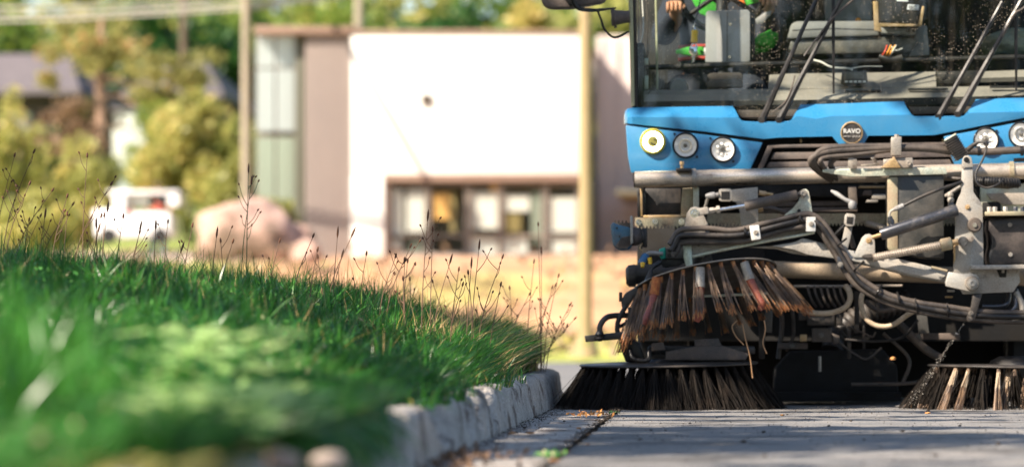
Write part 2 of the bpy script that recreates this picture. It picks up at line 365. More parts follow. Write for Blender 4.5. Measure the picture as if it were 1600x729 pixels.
# curb line: along the road, round the corner, away along the cross street
CXP = [(-.80, y) for y in np.arange(-3, 18.8, .05)] + [(-3.2 + 2.4 * math.cos(a), 18.8 + 2.4 * math.sin(a)) for a in np.linspace(0, R(90), 70)] + [(x, 21.2) for x in np.arange(-3.3, -34, -.4)]
def verge_inside(x, y):
    """distance behind the curb's road face"""
    if y <= 18.8: return -.80 - x
    if x < -3.2: return 21.2 - y
    return 2.4 - math.hypot(x + 3.2, y - 18.8)
def verge_z(x, y):
    s = verge_inside(x, y)
    z = float(np.interp(s, [.15, .20, .3, .5, .7, 1.0, 1.5, 2.3, 3.2, 8, 40], [.13, .155, .19, .255, .32, .40, .465, .545, .585, .62, .63]))
    k = float(np.interp(y, [0, 5, 7, 9, 11, 13, 15, 30], [.25, .28, .42, .62, .84, 1, 1.06, 1.06])); z = .13 + (z - .13) * k + .045 * float(np.interp(y, [13.5, 15.5, 20], [0, 1, 1])) * float(np.interp(s, [.15, .3, .8, 1.3], [0, 1, 1, 0]))
    return z + .030 * ns(x * 1.9, y * 1.9) + .022 * ns(x * 5.5, y * 5.5)
def ground_z(x, y):
    """land beyond the cross street"""
    b = float(np.interp(y, [-50, 56, 63, 71, 74, 84, 108, 140, 220, 900], [0, 0, .25, 1.50, 1.72, 1.8, 4.0, 5.0, 5.5, 6]))
    l = float(np.interp(y, [-50, 30, 60, 76, 84, 108, 140, 220, 900], [0, 0, .9, 1.75, 1.9, 4.0, 5.0, 5.5, 6]))
    k = min(1, max(0, (x + 11) / 4)); k = k * k * (3 - 2 * k)
    return b * k + l * (1 - k)
# road and gutter: fine sheets near, coarse far
def sheet(name, xs, ys, zf, mt, kind='structure'):
    V = [(x, y, zf(x, y)) for y in ys for x in xs]; n = len(xs); q = []
    for j in range(len(ys) - 1):
        for i in range(n - 1): q.append([j * n + i, j * n + i + 1, (j + 1) * n + i + 1, (j + 1) * n + i])
    return tag(mk(name, V, q, mt, smooth=True), kind=kind)
def road_z(x, y): return .0015 * ns(x * 60, y * 60) + .004 * ns(x * 1.7, y * 1.7) + .0035 * ns(x * 9, y * 9) + .002 * ns(x * 28, y * 28)
xs = np.concatenate([np.linspace(0, .35, 8), np.linspace(.42, 3.2, 110), np.linspace(3.5, 9, 12)]) - .478
ys = np.concatenate([np.linspace(-6, 8, 30), np.linspace(8.08, 20, 420), np.linspace(21, 39, 20)])
def jag(x, y): return .012 * ns(y * 5, 3.3) + .007 * ns(y * 17, 1.1)
o = sheet('road', xs, ys, lambda x, y: road_z(x, y), M['road_concrete'])
for v in o.data.vertices:   # ragged edge along the joint
    wx = v.co.x + o.location.x
    if wx < -.42: v.co.x += jag(0, v.co.y + o.location.y)
sheet('gutter', np.concatenate([np.linspace(-.86, -.505, 14)]), np.linspace(-6, 18.8, 320), lambda x, y: road_z(x, y) - .004 + .01 * (x + .5) * 0 + (0.006 * ns(y * 5, 9) if x > -.51 else 0), M['concrete'])
tag(sheet('subsoil', [-1.0, -.3], np.linspace(-6, 17.5, 20), lambda x, y: -.03, M['soil']))
sheet('cross_street', np.linspace(-60, 60, 24), np.linspace(17.3, 39.5, 12), lambda x, y: -.012, M['far_asphalt'])
# tar seams running across the road
def seam(x0, x1, y, wd, wob):
    V, q = [], []; xs_ = np.arange(x0, x1, .025)
    for i, x in enumerate(xs_):
        c = y + wob * ns(x * 2, y) + .03 * ns(x * 11, y); h = wd * (.4 + abs(ns(x * 8, y * 3)) * 1.4) * min(1, (x - x0) * 4, (x1 - x) * 4)
        z = .011
        V += [(x, c - h, z), (x, c + h, z)]
        if i: q.append([2 * i - 2, 2 * i, 2 * i + 1, 2 * i - 1])
    return tag(mk('road_crack', V, q, M['tar']), kind='structure')
seam(-.15, .46, 13.05, .035, .12); seam(.38, 1.1, 12.9, .02, .2)
# curb, cast in lengths
prof = [(-.012, -.08), (0, -.01), (-.006, .04), (-.014, .09), (-.020, .125), (-.030, .146), (-.048, .157), (-.08, .160), (-.115, .158), (-.16, .150), (-.175, .11), (-.178, -.1)]
def curb_len(i0, i1, idx, par):
    V, q = [], []; n = len(prof); path = []
    step = .02 if 7 < CXP[i0][1] < 18 and CXP[i0][0] > -3 else .08
    for i in range(i0, i1):
        a, b_ = Vector(CXP[i]), Vector(CXP[i + 1]); m = max(1, int((b_ - a).length / step))
        for k in range(m): path.append((a.lerp(b_, k / m), (b_ - a).normalized()))
    a, b_ = Vector(CXP[i1 - 1]), Vector(CXP[i1]); path.append((a.lerp(b_, .86), (b_ - a).normalized()))
    for (p, t) in path:
        nrm = Vector((t.y, -t.x))          # to the road
        for k, (u, z) in enumerate(prof):
            x, y = p.x + nrm.x * u, p.y + nrm.y * u
            w_ = 0 if k in (0, n - 1) else 1
            d = .010 * ns(x * 5, y * 5, z * 6) + .007 * ns(x * 18, y * 18, z * 24) + .004 * ns(x * 47, y * 47, z * 50)
            if 2 < k < 9:
                c = ns(p.x * 2.2 + 4, p.y * 2.6 + 1.7, 2.2); d2 = max(0, c - .15) * .17 + max(0, ns(p.x * 8, p.y * 8, 5) - .22) * .15
                z -= d2 * (1 if k > 3 else .4); d -= d2 * .7
            V.append((x + nrm.x * d * w_, y + nrm.y * d * w_, z + d * .6 * w_))
    for j in range(len(path) - 1):
        for k in range(n - 1): q.append([j * n + k, (j + 1) * n + k, (j + 1) * n + k + 1, j * n + k + 1])
    q.append(list(range(n))); q.append([(len(path) - 1) * n + k for k in range(n)][::-1])
    return mk('curb_stone', V, q, M['concrete'], par, smooth=True)
curb = bpy.data.objects.new('curb', None); col.objects.link(curb); W['curb'] = Vector((0, 0, 0)); tag(curb, kind='structure')
cuts = list(range(0, 430, 36)) + [436, 470, len(CXP) - 60, len(CXP) - 30, len(CXP) - 1]
for a, b_ in zip(cuts[:-1], cuts[1:]): curb_len(a, b_, 0, curb)
# the verge
xs = np.concatenate([np.linspace(-34, -5, 40), np.linspace(-4.8, -.9, 60)]); ys = np.concatenate([np.linspace(-4, 21.1, 190)])
V, idx, q = [], {}, []
for j, y in enumerate(ys):
    for i, x in enumerate(xs):
        idx[i, j] = len(V); V.append((x, y, verge_z(x, y)))
for j in range(len(ys) - 1):
    for i in range(len(xs) - 1):
        if all(verge_inside(xs[a], ys[b_]) > .10 for a in (i, i + 1) for b_ in (j, j + 1)): q.append([idx[i, j], idx[i + 1, j], idx[i + 1, j + 1], idx[i, j + 1]])
tag(mk('verge', V, q, M['soil'], smooth=True), kind='structure')
# land beyond
m = mat('bank_earth', (.62, .33, .14), .95, 0, (.70, .42, .20), .5, .35, .3, fine=6)
def land_mat():
    m = bpy.data.materials.new('far ground'); m.use_nodes = True; t = m.node_tree; b = t.nodes['Principled BSDF']; b.inputs['Roughness'].default_value = .95
    a = N(t, 'ShaderNodeVertexColor', layer_name='kinds'); n1 = N(t, 'ShaderNodeTexNoise'); n1.inputs['Scale'].default_value = .8; n1.inputs['Detail'].default_value = 8
    g = N(t, 'ShaderNodeNewGeometry'); t.links.new(g.outputs['Position'], n1.inputs[0])
    r = N(t, 'ShaderNodeMapRange'); r.inputs[1].default_value = .3; r.inputs[2].default_value = .7; r.inputs[3].default_value = .7; r.inputs[4].default_value = 1.25; t.links.new(n1.outputs[0], r.inputs[0])
    mm = N(t, 'ShaderNodeMix', data_type='RGBA', blend_type='MULTIPLY'); mm.inputs[0].default_value = 1
    t.links.new(a.outputs[0], mm.inputs[6]); t.links.new(r.outputs[0], mm.inputs[7]); t.links.new(mm.outputs[2], b.inputs['Base Color']); return m
def sstep(a, b, x): x = min(1, max(0, (x - a) / (b - a))); return x * x * (3 - 2 * x)
xs = np.concatenate([np.linspace(-400, -46, 20), np.linspace(-44, 14, 117), np.linspace(18, 400, 20)]); ys = np.concatenate([np.linspace(39.3, 120, 114), np.linspace(125, 900, 30)])
o = sheet('ground', xs, ys, lambda x, y: ground_z(x, y) + .05 * ns(x * .4, y * .4), land_mat())
ca = o.data.color_attributes.new('kinds', 'FLOAT_COLOR', 'POINT')
for i, v in enumerate(o.data.vertices):
    x, y = v.co.x + o.location.x, v.co.y + o.location.y
    lawn = Vector((.34, .36, .06)); orange = Vector((.47, .265, .14)); pale = Vector((.58, .46, .38)); green = Vector((.20, .26, .05))
    n_ = ns(x * .25, y * .25)
    c = lawn.lerp(orange, sstep(54, 60, y + 2 * n_) * sstep(-10, -8, x))
    if x > -8 and y < 72: c = c.lerp(Vector((.36, .36, .08)), .55 * sstep(.15, .4, ns(x * .35 + 9.1, y * .3 + 4)))
    c = c.lerp(pale, sstep(71, 73, y) * (1 - sstep(84, 87, y)) * (1 - sstep(-9, -7.5, x)))
    c = c.lerp(green, sstep(85, 88, y))
    ca.data[i].color = (*c, 1)
# ---------------------------------------------------------------- leaves and trees
def leafcloud(name, C, size, mt, parent=None, var=None, kind=None, flat=0.0, jit=.5):
    C = np.asarray(C); n = len(C)
    a = rng.normal(size=(n, 3)); a /= np.linalg.norm(a, axis=1)[:, None]
    b = rng.normal(size=(n, 3)); b -= (a * b).sum(1)[:, None] * a; b /= np.linalg.norm(b, axis=1)[:, None]
    s = size * (1 + jit * (rng.random(n) - .5) * 2)[:, None]
    V = np.stack([C - a * s, C + b * s * .45 - a * s * .1, C + a * s, C - b * s * .45 - a * s * .1], 1).reshape(-1, 3)
    Q = np.arange(n * 4).reshape(-1, 4)
    if var is None: var = rng.random(n)
    org = (float(C[:, 0].mean()), float(C[:, 1].mean()), float(C[:, 2].min()))
    return tag(fast(name, V, Q, np.zeros((0, 3), int), mt, parent, org, attr=np.repeat(var, 4)), kind=kind)
def crown_points(c, r, n, lumps=16, seed=0, hollow=.35, lump_r=.36):
    g = np.random.default_rng(seed); c = np.array(c); r = np.array(r)
    d = g.normal(size=(lumps, 3)); d /= np.linalg.norm(d, axis=1)[:, None]
    L = c + d * r * (g.random((lumps, 1)) ** .5) * (.62 + .42 * g.random((lumps, 1))); lr = r * lump_r * (.45 + .9 * g.random((lumps, 1)))
    k = g.integers(0, lumps, n); e = g.normal(size=(n, 3)); e /= np.linalg.norm(e, axis=1)[:, None]
    rad = hollow + (1 - hollow) * g.random((n, 1)) ** .6
    return L[k] + e * lr[k] * rad, L, g.random(lumps)[k]
def tree(name, x, y, z, h, r, mt, label, cat='tree', group=None, n=5000, size=.16, seed=0, trunk=None, bark='dark_bark', base=.35, lumps=18, rz=None, cluster=.55):
    th = thing(name, (x, y, z), label, cat, group)
    rz = rz or h * (1 - base) / 2
    C, L, kv = crown_points((x, y, z + h - rz), (r, r, rz), n, lumps, seed)
    var = np.clip(rng.random(n) * (1 - cluster) + kv * cluster, 0, 1)
    leafcloud('crown', C, size, M[mt], th, var)
    tr = trunk or h * .022
    top = Vector((x + r * .05, y, z + h * .8))
    tubew('trunk', [(x, y, z - .3), (x + .1 * tr, y, z + h * .3), (x + tr, y + tr, z + h * .55), tuple(top)], [tr * 1.25, tr, tr * .8, tr * .25], M[bark], th, seg=8, n=4)
    for i in range(0, min(lumps, 9)):
        s = Vector((x, y, z + h * (.35 + .04 * i))); e = Vector(L[i]); mid = s.lerp(e, .5) + Vector((0, 0, .06 * h))
        tubew('branch', [s, mid, e], [tr * .4, tr * .25, tr * .08], M[bark], th, seg=5, n=3)
    return th
# shade trees standing on the verge, left of and behind the camera; leaves are culled so sun and shade fall on chosen spots
def keep_leaf(p):
    t = (17.5 - p[1]) / LD.y
    if t > 0:
        hx = p[0] + LD.x * t; hz = p[2] + LD.z * t
        if -1.2 < hx < 3.0 and .28 < hz < 3.2:
            if hz < .60 and hx < -.06 or (hz < .40 and hx < .9): return ns(hx * 5, hz * 5, 1) > -.2
            if hx < -.16 and hz < .95: return ns(hx * 5, hz * 5, 1) > -.1
            if hx < -.05 and .95 < hz < 1.28: return ns(hx * 3 + 2, hz * 3, 6) > .05
            if hx > 1.12 and hz < 1.2: return ns(hx * 3.5, hz * 3.5, 2) > .05
            return ns(hx * 3.2 + 4.4, hz * 2.4 + 8, 3) > .27
    t = (p[2] - .35) / -LD.z; gx, gy = p[0] + LD.x * t, p[1] + LD.y * t
    if gx < -.9:
        if (gx + .95) ** 2 / .16 + (gy - 7.2) ** 2 / 2.4 < 1: return False
        if -1.15 < gx and 16.6 < gy < 18.6: return rnd.random() < .2
        if gy > 17.2: return ns(gx, gy, 1) > .1
        if gy < 6.6 and gx > -1.5: return ns(gx * 3, gy * 2, 3) > .28
        return ns(gx * 3.2, gy * 1.5, 9) > .04
    t = p[2] / -LD.z; gx, gy = p[0] + LD.x * t, p[1] + LD.y * t
    if gy > 14.3: return ns(gx * .7, gy * 5, 4) > .2
    return ns(gx * .55 + 3, gy * 4.2, 7) > -.24
def shade_tree(x, y, r, h, seed, label):
    th = thing('shade_tree', (x, y, verge_z(x, y)), label, 'tree')
    C, L, kv = crown_points((x, y, h), (r, r, r * .62), 34000, 60, seed, hollow=.1, lump_r=.36)
    k = np.array([c[2] > 2.4 and keep_leaf(c) and not (c[0] > -.19 * c[1] - .2 and c[2] < .377 + .086 * c[1] + .5) for c in C])
    leafcloud('crown', C[k], .105, M['leaf_tree'], th)
    z = verge_z(x, y)
    tubew('trunk', [(x, y, z - .2), (x, y, 2), (x + .1, y + .1, h - .5)], [.19, .15, .07], M['dark_bark'], th, seg=10, n=5)
shade_tree(-6.2, 2.2, 3.5, 5.4, 1, 'leafy tree left of the verge nearest the camera, casting dappled shade')
shade_tree(-6.6, 8.6, 3.5, 5.6, 2, 'leafy tree on the verge left of the frame shading the grass bank')
shade_tree(-5.9, 13.6, 3.1, 5.2, 4, 'leafy tree on the far verge shading the road before the sweeper')
shade_tree(-2.9, -1.6, 3.2, 5.8, 5, 'leafy tree behind the camera shading the near curb and grass')
# the tree line across the street behind the camera, which the windscreen looks at
for i_, xx in enumerate((-24, -17, -10.5, -4, 2.5, 9, 15.5, 22)):
    yy = -24 - 3 * (i_ % 2)
    tree('roadside_tree', xx, yy, 0, 9 + i_ % 3, 4.3, 'leaf_tree', 'leafy tree of the row behind the camera, %s' % ('farthest left', 'second from left', 'third from left', 'fourth from left', 'fourth from right', 'third from right', 'second from right', 'farthest right')[i_], group='row of trees behind the camera', n=3500, size=.3, seed=80 + i_, base=.1, lumps=24, rz=4.6)
# far trees
GR = 'trees on the hill behind the buildings'
lab = ['tall bright green tree on the hill behind the grey roofs', 'dark green tree on the hill beyond the buildings', 'yellow green tree on the hill beyond the buildings']
i = 0
ht_ = []
for (px, Dd, top, r, kd) in [(-60, 122, -60, 4.5, 0), (60, 128, -30, 4.2, 0), (170, 138, -70, 4.4, 2), (255, 125, -20, 3.6, 1), (330, 130, -60, 4.2, 0), (430, 136, -40, 4.4, 0), (505, 128, -10, 3.4, 0), (600, 140, -55, 4.6, 2),
                              (690, 132, -20, 3.6, 1), (770, 138, -70, 4.4, 0), (850, 130, -30, 3.8, 2), (935, 136, -60, 4.2, 0), (1040, 132, -60, 4.4, 1), (1150, 138, -60, 4.6, 0), (1300, 134, -60, 4.6, 2), (1480, 136, -60, 4.6, 0), (1660, 134, -60, 4.6, 1),
                              (0, 158, -120, 6, 1), (240, 160, -130, 6, 1), (480, 160, -120, 6, 1), (720, 162, -130, 6, 1), (960, 160, -120, 6, 1), (1250, 160, -120, 6, 1)]:
    x = (px - VX) / F * Dd; z = ground_z(x, Dd); h = EYE + (VY - top) / F * Dd - z
    ht_ = ht_ + [(px, Dd, kd, None)]; t_ = tree('hill_tree', x, Dd, z, h, r, ['leaf_far', 'leaf_dark', 'leaf_yellow'][kd], lab[kd], group=GR, n=3600, size=.26, seed=20 + i, base=.12, lumps=22, rz=h * .5); i += 1; ht_[-1] = (px, Dd, kd, t_)
def hill_where(px):
    for lim, s_ in ((20, 'behind the left end of the left grey roof'), (120, 'behind the left grey roof'), (215, 'behind the gold crowned tree'), (300, 'behind the right grey roof'), (370, 'left of the timber pole'), (460, 'behind the glazed corner'), (540, 'behind the brown wall'), (650, 'behind the left end of the white wall'), (740, 'behind the middle of the white wall'), (820, 'behind the right half of the white wall'), (900, 'behind the right end of the white wall'), (960, 'behind the lamp post'), (1100, 'behind the left windscreen pillar'), (1200, 'hidden behind the driver'), (1400, 'hidden behind the middle of the cab'), (1550, 'hidden behind the right of the cab')):
        if px < lim: return s_
    return 'hidden beyond the right end of the sweeper'
for (px, Dd, kd, t_) in ht_: t_['label'] = ('farther ' if Dd > 150 else '') + ['bright green', 'dark green', 'yellow green'][kd] + ' hill tree ' + hill_where(px)
def shrub(name, px, pt, pb, D, wpx, mt, label, n=4000, size=.09, seed=0, group=None):
    x = (px - VX) / F * D; z = min(ground_z(x, D), P(0, pb, D).z); h = P(0, pt, D).z - z
    th = thing(name, (x, D, z), label, 'bush', group); r = wpx / F * D / 2
    C, L, kv = crown_points((x, D, z + h * .53), (r, r * .8, h * .5), n, 22, seed, hollow=.4)
    C[:, 2] = np.maximum(C[:, 2], z + .02)
    leafcloud('foliage', C, size, M[mt], th, np.clip(rng.random(n) * .5 + kv * .5, 0, 1))
    for k in range(5): tubew('stem', [(x + .1 * (k - 2), D, z - .2), tuple(L[k])], .03, M['dark_bark'], th, seg=5)
shrub('large_bush', 305, 118, 345, 88, 190, 'leaf_yellow', 'big rounded yellow green bush left of the brown glass cornered building', 9000, .11, 3)
shrub('left_bush', 120, 235, 345, 84, 150, 'leaf_yellow', 'olive yellow growth round the foot of the pale trunk', 4200, .09, 15)
shrub('eave_bush', 245, 150, 330, 95, 110, 'leaf_far', 'light green shrub between the shed and the big bush', 3600, .10, 16)
shrub('corner_bush', 425, 300, 385, 78, 110, 'leaf_yellow', 'low yellow green bush before the glazed corner', 3000, .08, 17)
shrub('low_bush', 385, 230, 380, 86, 120, 'leaf_yellow', 'lower olive bush between the big yellow bush and the glass corner', 4000, .09, 5)
shrub('gold_bush', 5, 150, 345, 72, 120, 'leaf_yellow', 'yellow leaved bush at the far left edge', 3600, .08, 8)
shrub('shade_bush', 75, 215, 335, 98, 130, 'leaf_dark', 'bush with shade put into its dark leaf colour, under the left house eave', 3000, .10, 9)  # added dark foliage stands in for the brown shade in this corner
shrub('roadside_bush', 60, 285, 372, 66, 170, 'leaf_yellow', 'low pale green growth behind the tall weeds at left', 3000, .07, 10)
# pine with pale trunk and dry limbs
x = (156 - VX) / F * 90; z = ground_z(x, 90)
th = thing('pine_tree', (x, 90, z), 'tree with pale pinkish trunk, gold crown and bare dry lower limbs', 'tree')
zt = P(0, 30, 90).z
tubew('trunk', [(x, 90, z - .3), (x + .03, 90, z + 2.5), (x, 90, zt - 1), (x + .05, 90, zt)], [.17, .145, .12, .05], M['bark'], th, seg=10, n=5)
C, L, kv = crown_points((x - .1, 90, P(0, 85, 90).z), (1.75, 1.2, 1.5), 1500, 22, 61, hollow=.1, lump_r=.24)
leafcloud('crown', C, .10, M['leaf_gold'], th, kv * .6 + rng.random(len(C)) * .4)
C, L, kv = crown_points((x - .75, 90, P(0, 215, 90).z), (1.5, .9, 1.2), 2200, 22, 62, hollow=.1, lump_r=.28)
leafcloud('dead_foliage', C, .08, M['leaf_brown'], th, kv * .6 + rng.random(len(C)) * .4)
for k in range(14):
    a = rnd.uniform(0, 6.28); zz = P(0, rnd.uniform(120, 290), 90).z; l = rnd.uniform(.6, 1.7)
    tubew('branch', [(x, 90, zz), (x + math.cos(a) * l * .5, 90 + math.sin(a) * l * .5, zz + .05), (x + math.cos(a) * l, 90 + math.sin(a) * l, zz - .2)], [.04, .025, .01], M['bark'], th, seg=5, n=3)
x = (268 - VX) / F * 93
th = thing('maple_tree', (x, 93, ground_z(x, 93)), 'small orange and gold tree before the right hand grey roof', 'tree')
C, L, kv = crown_points((x, 93, P(0, 122, 93).z), (1.5, .9, .7), 1300, 16, 66, hollow=.1, lump_r=.3)
leafcloud('crown', C, .10, M['leaf_gold'], th, kv * .6 + rng.random(len(C)) * .4)
tubew('trunk', [(x, 93, ground_z(x, 93) - .2), (x, 93, P(0, 115, 93).z)], [.08, .05], M['dark_bark'], th, seg=7)

# dry weeds over the bank below the building
n = 9000; X = rng.uniform(-13, 4, n); Y = rng.uniform(44, 72, n); k = np.array([ns(a * .5, b_ * .35, 8) + .5 * ns(a * 2, b_ * 2, 1) > .02 for a, b_ in zip(X, Y)]); X, Y = X[k], Y[k]
leafcloud('bank_weeds', np.stack([X, Y, np.array([ground_z(a, b_) for a, b_ in zip(X, Y)]) + .04 + .30 * rng.random(len(X)) ** 2], 1), .09, M['leaf_brown'], None, rng.random(len(X)) * .8, 'stuff')
k = rng.random(len(X)) < .4; leafcloud('bank_grass', np.stack([X[k] + .3, Y[k] - 2, np.array([ground_z(a, b_) for a, b_ in zip(X[k], Y[k] - 2)]) + .05 + .18 * rng.random(k.sum())], 1), .08, M['leaf_yellow'], None, rng.random(k.sum()), 'stuff')
# ---------------------------------------------------------------- buildings
def bx(name, px0, py0, px1, py1, D, dep, mt, par, bev=.01): return pbox(name, px0, py0, px1, py1, D, dep, M[mt], par, bev)
# houses with grey roofs
def house(x0, x1, yr0, yr1, yb, D, label, wins):
    g = P((x0 + x1) / 2, yb, D); th = thing('house', (g.x, D, g.z), label, 'house')
    bx('wall', x0 + 6, yr1, x1 - 6, yb, D + .4, 7, 'house_dark', th)  # shade below the eaves is put into the dark brown wall colour
    a, b_ = P(x0 - 6, yr1, D), P(x1 + 6, yr1, D); rz = P(0, yr0, D + 3).z
    V = [(a.x, D - .3, a.z), (b_.x, D - .3, a.z), (b_.x - 1, D + 3.6, rz), (a.x + 1, D + 3.6, rz), (b_.x, D + 7.6, a.z), (a.x, D + 7.6, a.z)]
    V += [(v[0], v[1], v[2] - .16) for v in V]
    q = [[0, 1, 2, 3], [3, 2, 4, 5], [0, 3, 5], [1, 4, 2], [6, 9, 8, 7], [9, 11, 10, 8], [6, 11, 9], [7, 8, 10], [0, 6, 7, 1], [1, 7, 10, 4], [4, 10, 11, 5], [5, 11, 6, 0]]
    mk('roof', V, q, M['roof_grey'], th)
    for (a0, b0, a1, b1) in wins:
        f = bx('window', a0, b0, a1, b1, D + .34, .1, 'brown_trim', th); bx('pane', a0 + 2, b0 + 2, a1 - 2, b1 - 2, D + .31, .05, 'green_reflect_glass', f, 0)
    return th
house(-90, 122, 82, 140, 290, 110, 'low house with shade painted into its walls and wide grey roof behind the pale trunk, left', [(10, 175, 50, 215), (-60, 175, -20, 215)])
house(196, 345, 92, 145, 290, 106, 'low house with grey roof just right of the pale trunk', [(285, 165, 315, 200)])
th = thing('shed', tuple(P(203, 260, 101)), 'small pale cream shed standing between trunk and big bush', 'shed')
bx('wall', 176, 172, 230, 262, 101, 2.2, 'blind_white', th); bx('roof', 172, 167, 234, 173, 100.9, 2.4, 'roof_grey', th)
# the commercial building
B = 80.0
th = thing('commercial_building', tuple(P(720, 400, B)), 'two storey white and brown building with glazed corner and shop windows', 'building')
gz = 415
bx('brown_wall', 478, 49, 548, gz, B - .3, 9, 'brown_clad', th)
for k in range(9): bx('cladding_rib', 481 + k * 7.6, 52, 483 + k * 7.6, gz, B - .33, .04, 'brown_clad', th, 0)
bx('corner_post', 461, 50, 477, gz, B - .1, .8, 'shop_dark', th)
bx('roof_slab', 396, 41, 558, 52, B - .5, 10, 'brown_trim', th)
bx('corner_mass', 402, 52, 461, gz, B + .35, 8, 'shop_dark', th)
for (y0, y1) in ((55, 105), (108, 205)):
    for (x0, x1) in ((401, 429), (432, 460)):
        f = bx('glazing_frame', x0 - 1, y0 - 1, x1 + 1, y1 + 1, B + .05, .12, 'brown_trim', th, 0)
        bx('pane', x0, y0, x1, y1, B + .02, .05, 'pale_glass', f, 0)
for (x0, x1) in ((401, 429), (432, 460)):
    f = bx('glazing_frame', x0 - 1, 213, x1 + 1, 335, B + .05, .12, 'brown_trim', th, 0); bx('pane', x0, 214, x1, 334, B + .02, .05, 'green_reflect_glass', f, 0)
bx('white_upper_wall', 549, 53, 906, 272, B - .45, 9, 'white_wall', th)
bx('white_pier', 549, 272.4, 600, gz, B - .45, 9, 'white_wall', th)
bx('coping', 546, 47, 910, 53, B - .5, 9.1, 'brown_trim', th)
bx('soffit_trim', 590, 272.4, 906, 283, B - .43, .18, 'brown_trim', th)
bx('recess_jamb', 600.3, 283.3, 606, 400, B - .40, .3, 'brown_trim', th)
bx('wall_lamp', 658, 147, 673, 163, B - .53, .07, 'house_dark', th)
bx('shop_back', 601, 283.3, 930, gz, B + 1.6, 6, 'shop_dark', th)
bx('sill_wall', 601, 398, 930, gz, B - .38, .5, 'brown_clad', th)
for x0, x1 in ((606, 666), (669, 730), (733, 780), (783, 850), (853, 904)):
    f = bx('shop_window', x0, 286, x1, 398, B - .25, .05, 'shop_frame', th, 0)
    o = f; bm = bmesh.new()
    # open frame: rebuild as four bars
    a, b_ = P(x0, 398, B - .25), P(x1, 286, B - .25); t_ = .045; org = W[th.name]
    for (u0, u1, v0, v1) in ((a.x, a.x + t_, a.z, b_.z), (b_.x - t_, b_.x, a.z, b_.z), (a.x + t_, b_.x - t_, a.z, a.z + t_), (a.x + t_, b_.x - t_, b_.z - t_, b_.z), (a.x + t_, b_.x - t_, a.z + .38, a.z + .38 + t_)):
        r = bmesh.ops.create_cube(bm, size=1)
        for v in r['verts']: v.co = Vector(((u0 + u1) / 2 + v.co.x * (u1 - u0), B - .2 + v.co.y * .1, (v0 + v1) / 2 + v.co.z * (v1 - v0))) - org
    bm.to_mesh(o.data); bm.free()
    mk('pane', [(a.x, B - .2, a.z), (b_.x, B - .2, a.z), (b_.x, B - .2, b_.z), (a.x, B - .2, b_.z)], [[0, 1, 2, 3]], M['lens'], f)
for (x0, y0, x1, y1, mm) in ((606, 296, 630, 368, 'blind_white'), (636, 296, 664, 362, 'blind_white'), (676, 302, 702, 342, 'orange_board'), (703, 300, 712, 362, 'olive_board'), (732, 300, 780, 357, 'blind_white'), (767, 284, 782, 300, 'orange_board'), (785, 304, 827, 330, 'blind_white'), (786, 334, 814, 362, 'olive_board'), (856, 308, 902, 362, 'blind_white'),
                          (606, 374, 628, 397, 'blind_white'), (640, 378, 660, 397, 'green_reflect_glass'), (732, 370, 776, 397, 'blind_white'), (784, 366, 824, 397, 'blind_white'), (862, 372, 900, 397, 'blind_white'), (830, 300, 850, 380, 'green_reflect_glass')):
    bx('window_board', x0, y0, x1, y1, B - .16, .05, mm, th, 0)
bx('right_wing_wall', 932, 56, 1900, gz + 25, B + 3, 9, 'pink_clad', th)
bx('right_wing_base', 932, gz + 8, 1900, 470, B + 2.6, .3, 'brown_clad', th)
for k in range(40): bx('cladding_rib', 940 + k * 24, 60, 942 + k * 24, gz, B + 2.95, .06, 'pink_clad', th, 0)
bx('canopy', 962, 296, 1075, 303, B - 3.2, 6.0, 'shop_dark', th)
# boulder
def rock(name, px, py, wpx, hpx, D, mt, label, cat, seed, group=None, sub=3, depth=None):
    bm = bmesh.new(); bmesh.ops.create_icosphere(bm, subdivisions=sub, radius=1); c = P(px, py, D); s = D / F
    for v in bm.verts:
        n_ = 1 + .28 * ns(v.co.x * 1.3 + seed, v.co.y * 1.3, v.co.z * 1.3) + .08 * ns(v.co.x * 5 + seed, v.co.y * 5, v.co.z * 5)
        v.co = Vector((v.co.x * wpx * s / 2, v.co.y * (depth or wpx * s / 2), max(v.co.z, -.5) * hpx * s * .66)) * n_ + Vector((c.x, D, c.z))
    o = from_bm(name, bm, M[mt], None, True); return tag(o, label, cat, group)
rock('boulder', 385, 372, 165, 92, 73, 'boulder', 'big pink boulder beyond the verge, before the brown building', 'boulder', 3, sub=4)
rock('small_boulder', 438, 388, 110, 74, 73.6, 'boulder', 'lower pink rock leaning on the right side of the big boulder', 'boulder', 9, sub=4)
rock('small_boulder', 478, 398, 50, 40, 70, 'boulder', 'low tan rock at the foot of the brown wall', 'boulder', 14)
# white utility vehicle with a driver's mate beside it
D = 82
th = thing('white_car', tuple(P(212, 378, D)), 'white open backed utility car parked beyond the verge', 'car')
bx('body', 146, 330, 268, 372, D, 1.7, 'car_white', th, .12); bx('hood', 143, 326, 178, 345, D + .1, 1.5, 'car_white', th, .1)
bx('cab_roof', 168, 297, 280, 303, D, 1.6, 'car_white', th, .03); bx('cab_pillar', 176, 303, 196, 331, D + .05, 1.5, 'car_white', th, .03); bx('rear_pillar', 262, 303, 280, 322, D + .05, 1.5, 'car_white', th, .03)
bx('window', 196.5, 304, 232, 322, D + .3, 1.0, 'blind_white', th, .02)
bx('window', 243, 304, 262, 318, D + .4, .9, 'car_window', th, .02)
for px in (170, 250): plathe('wheel', (px, 368, D - .05), (px, 368, D + .2), [(0, 9), (0, 13), (1, 13), (1, 9)], M['tyre'], th)
bx('tail_light', 196, 330, 202, 340, D - .03, .05, 'tail_red', th, 0)
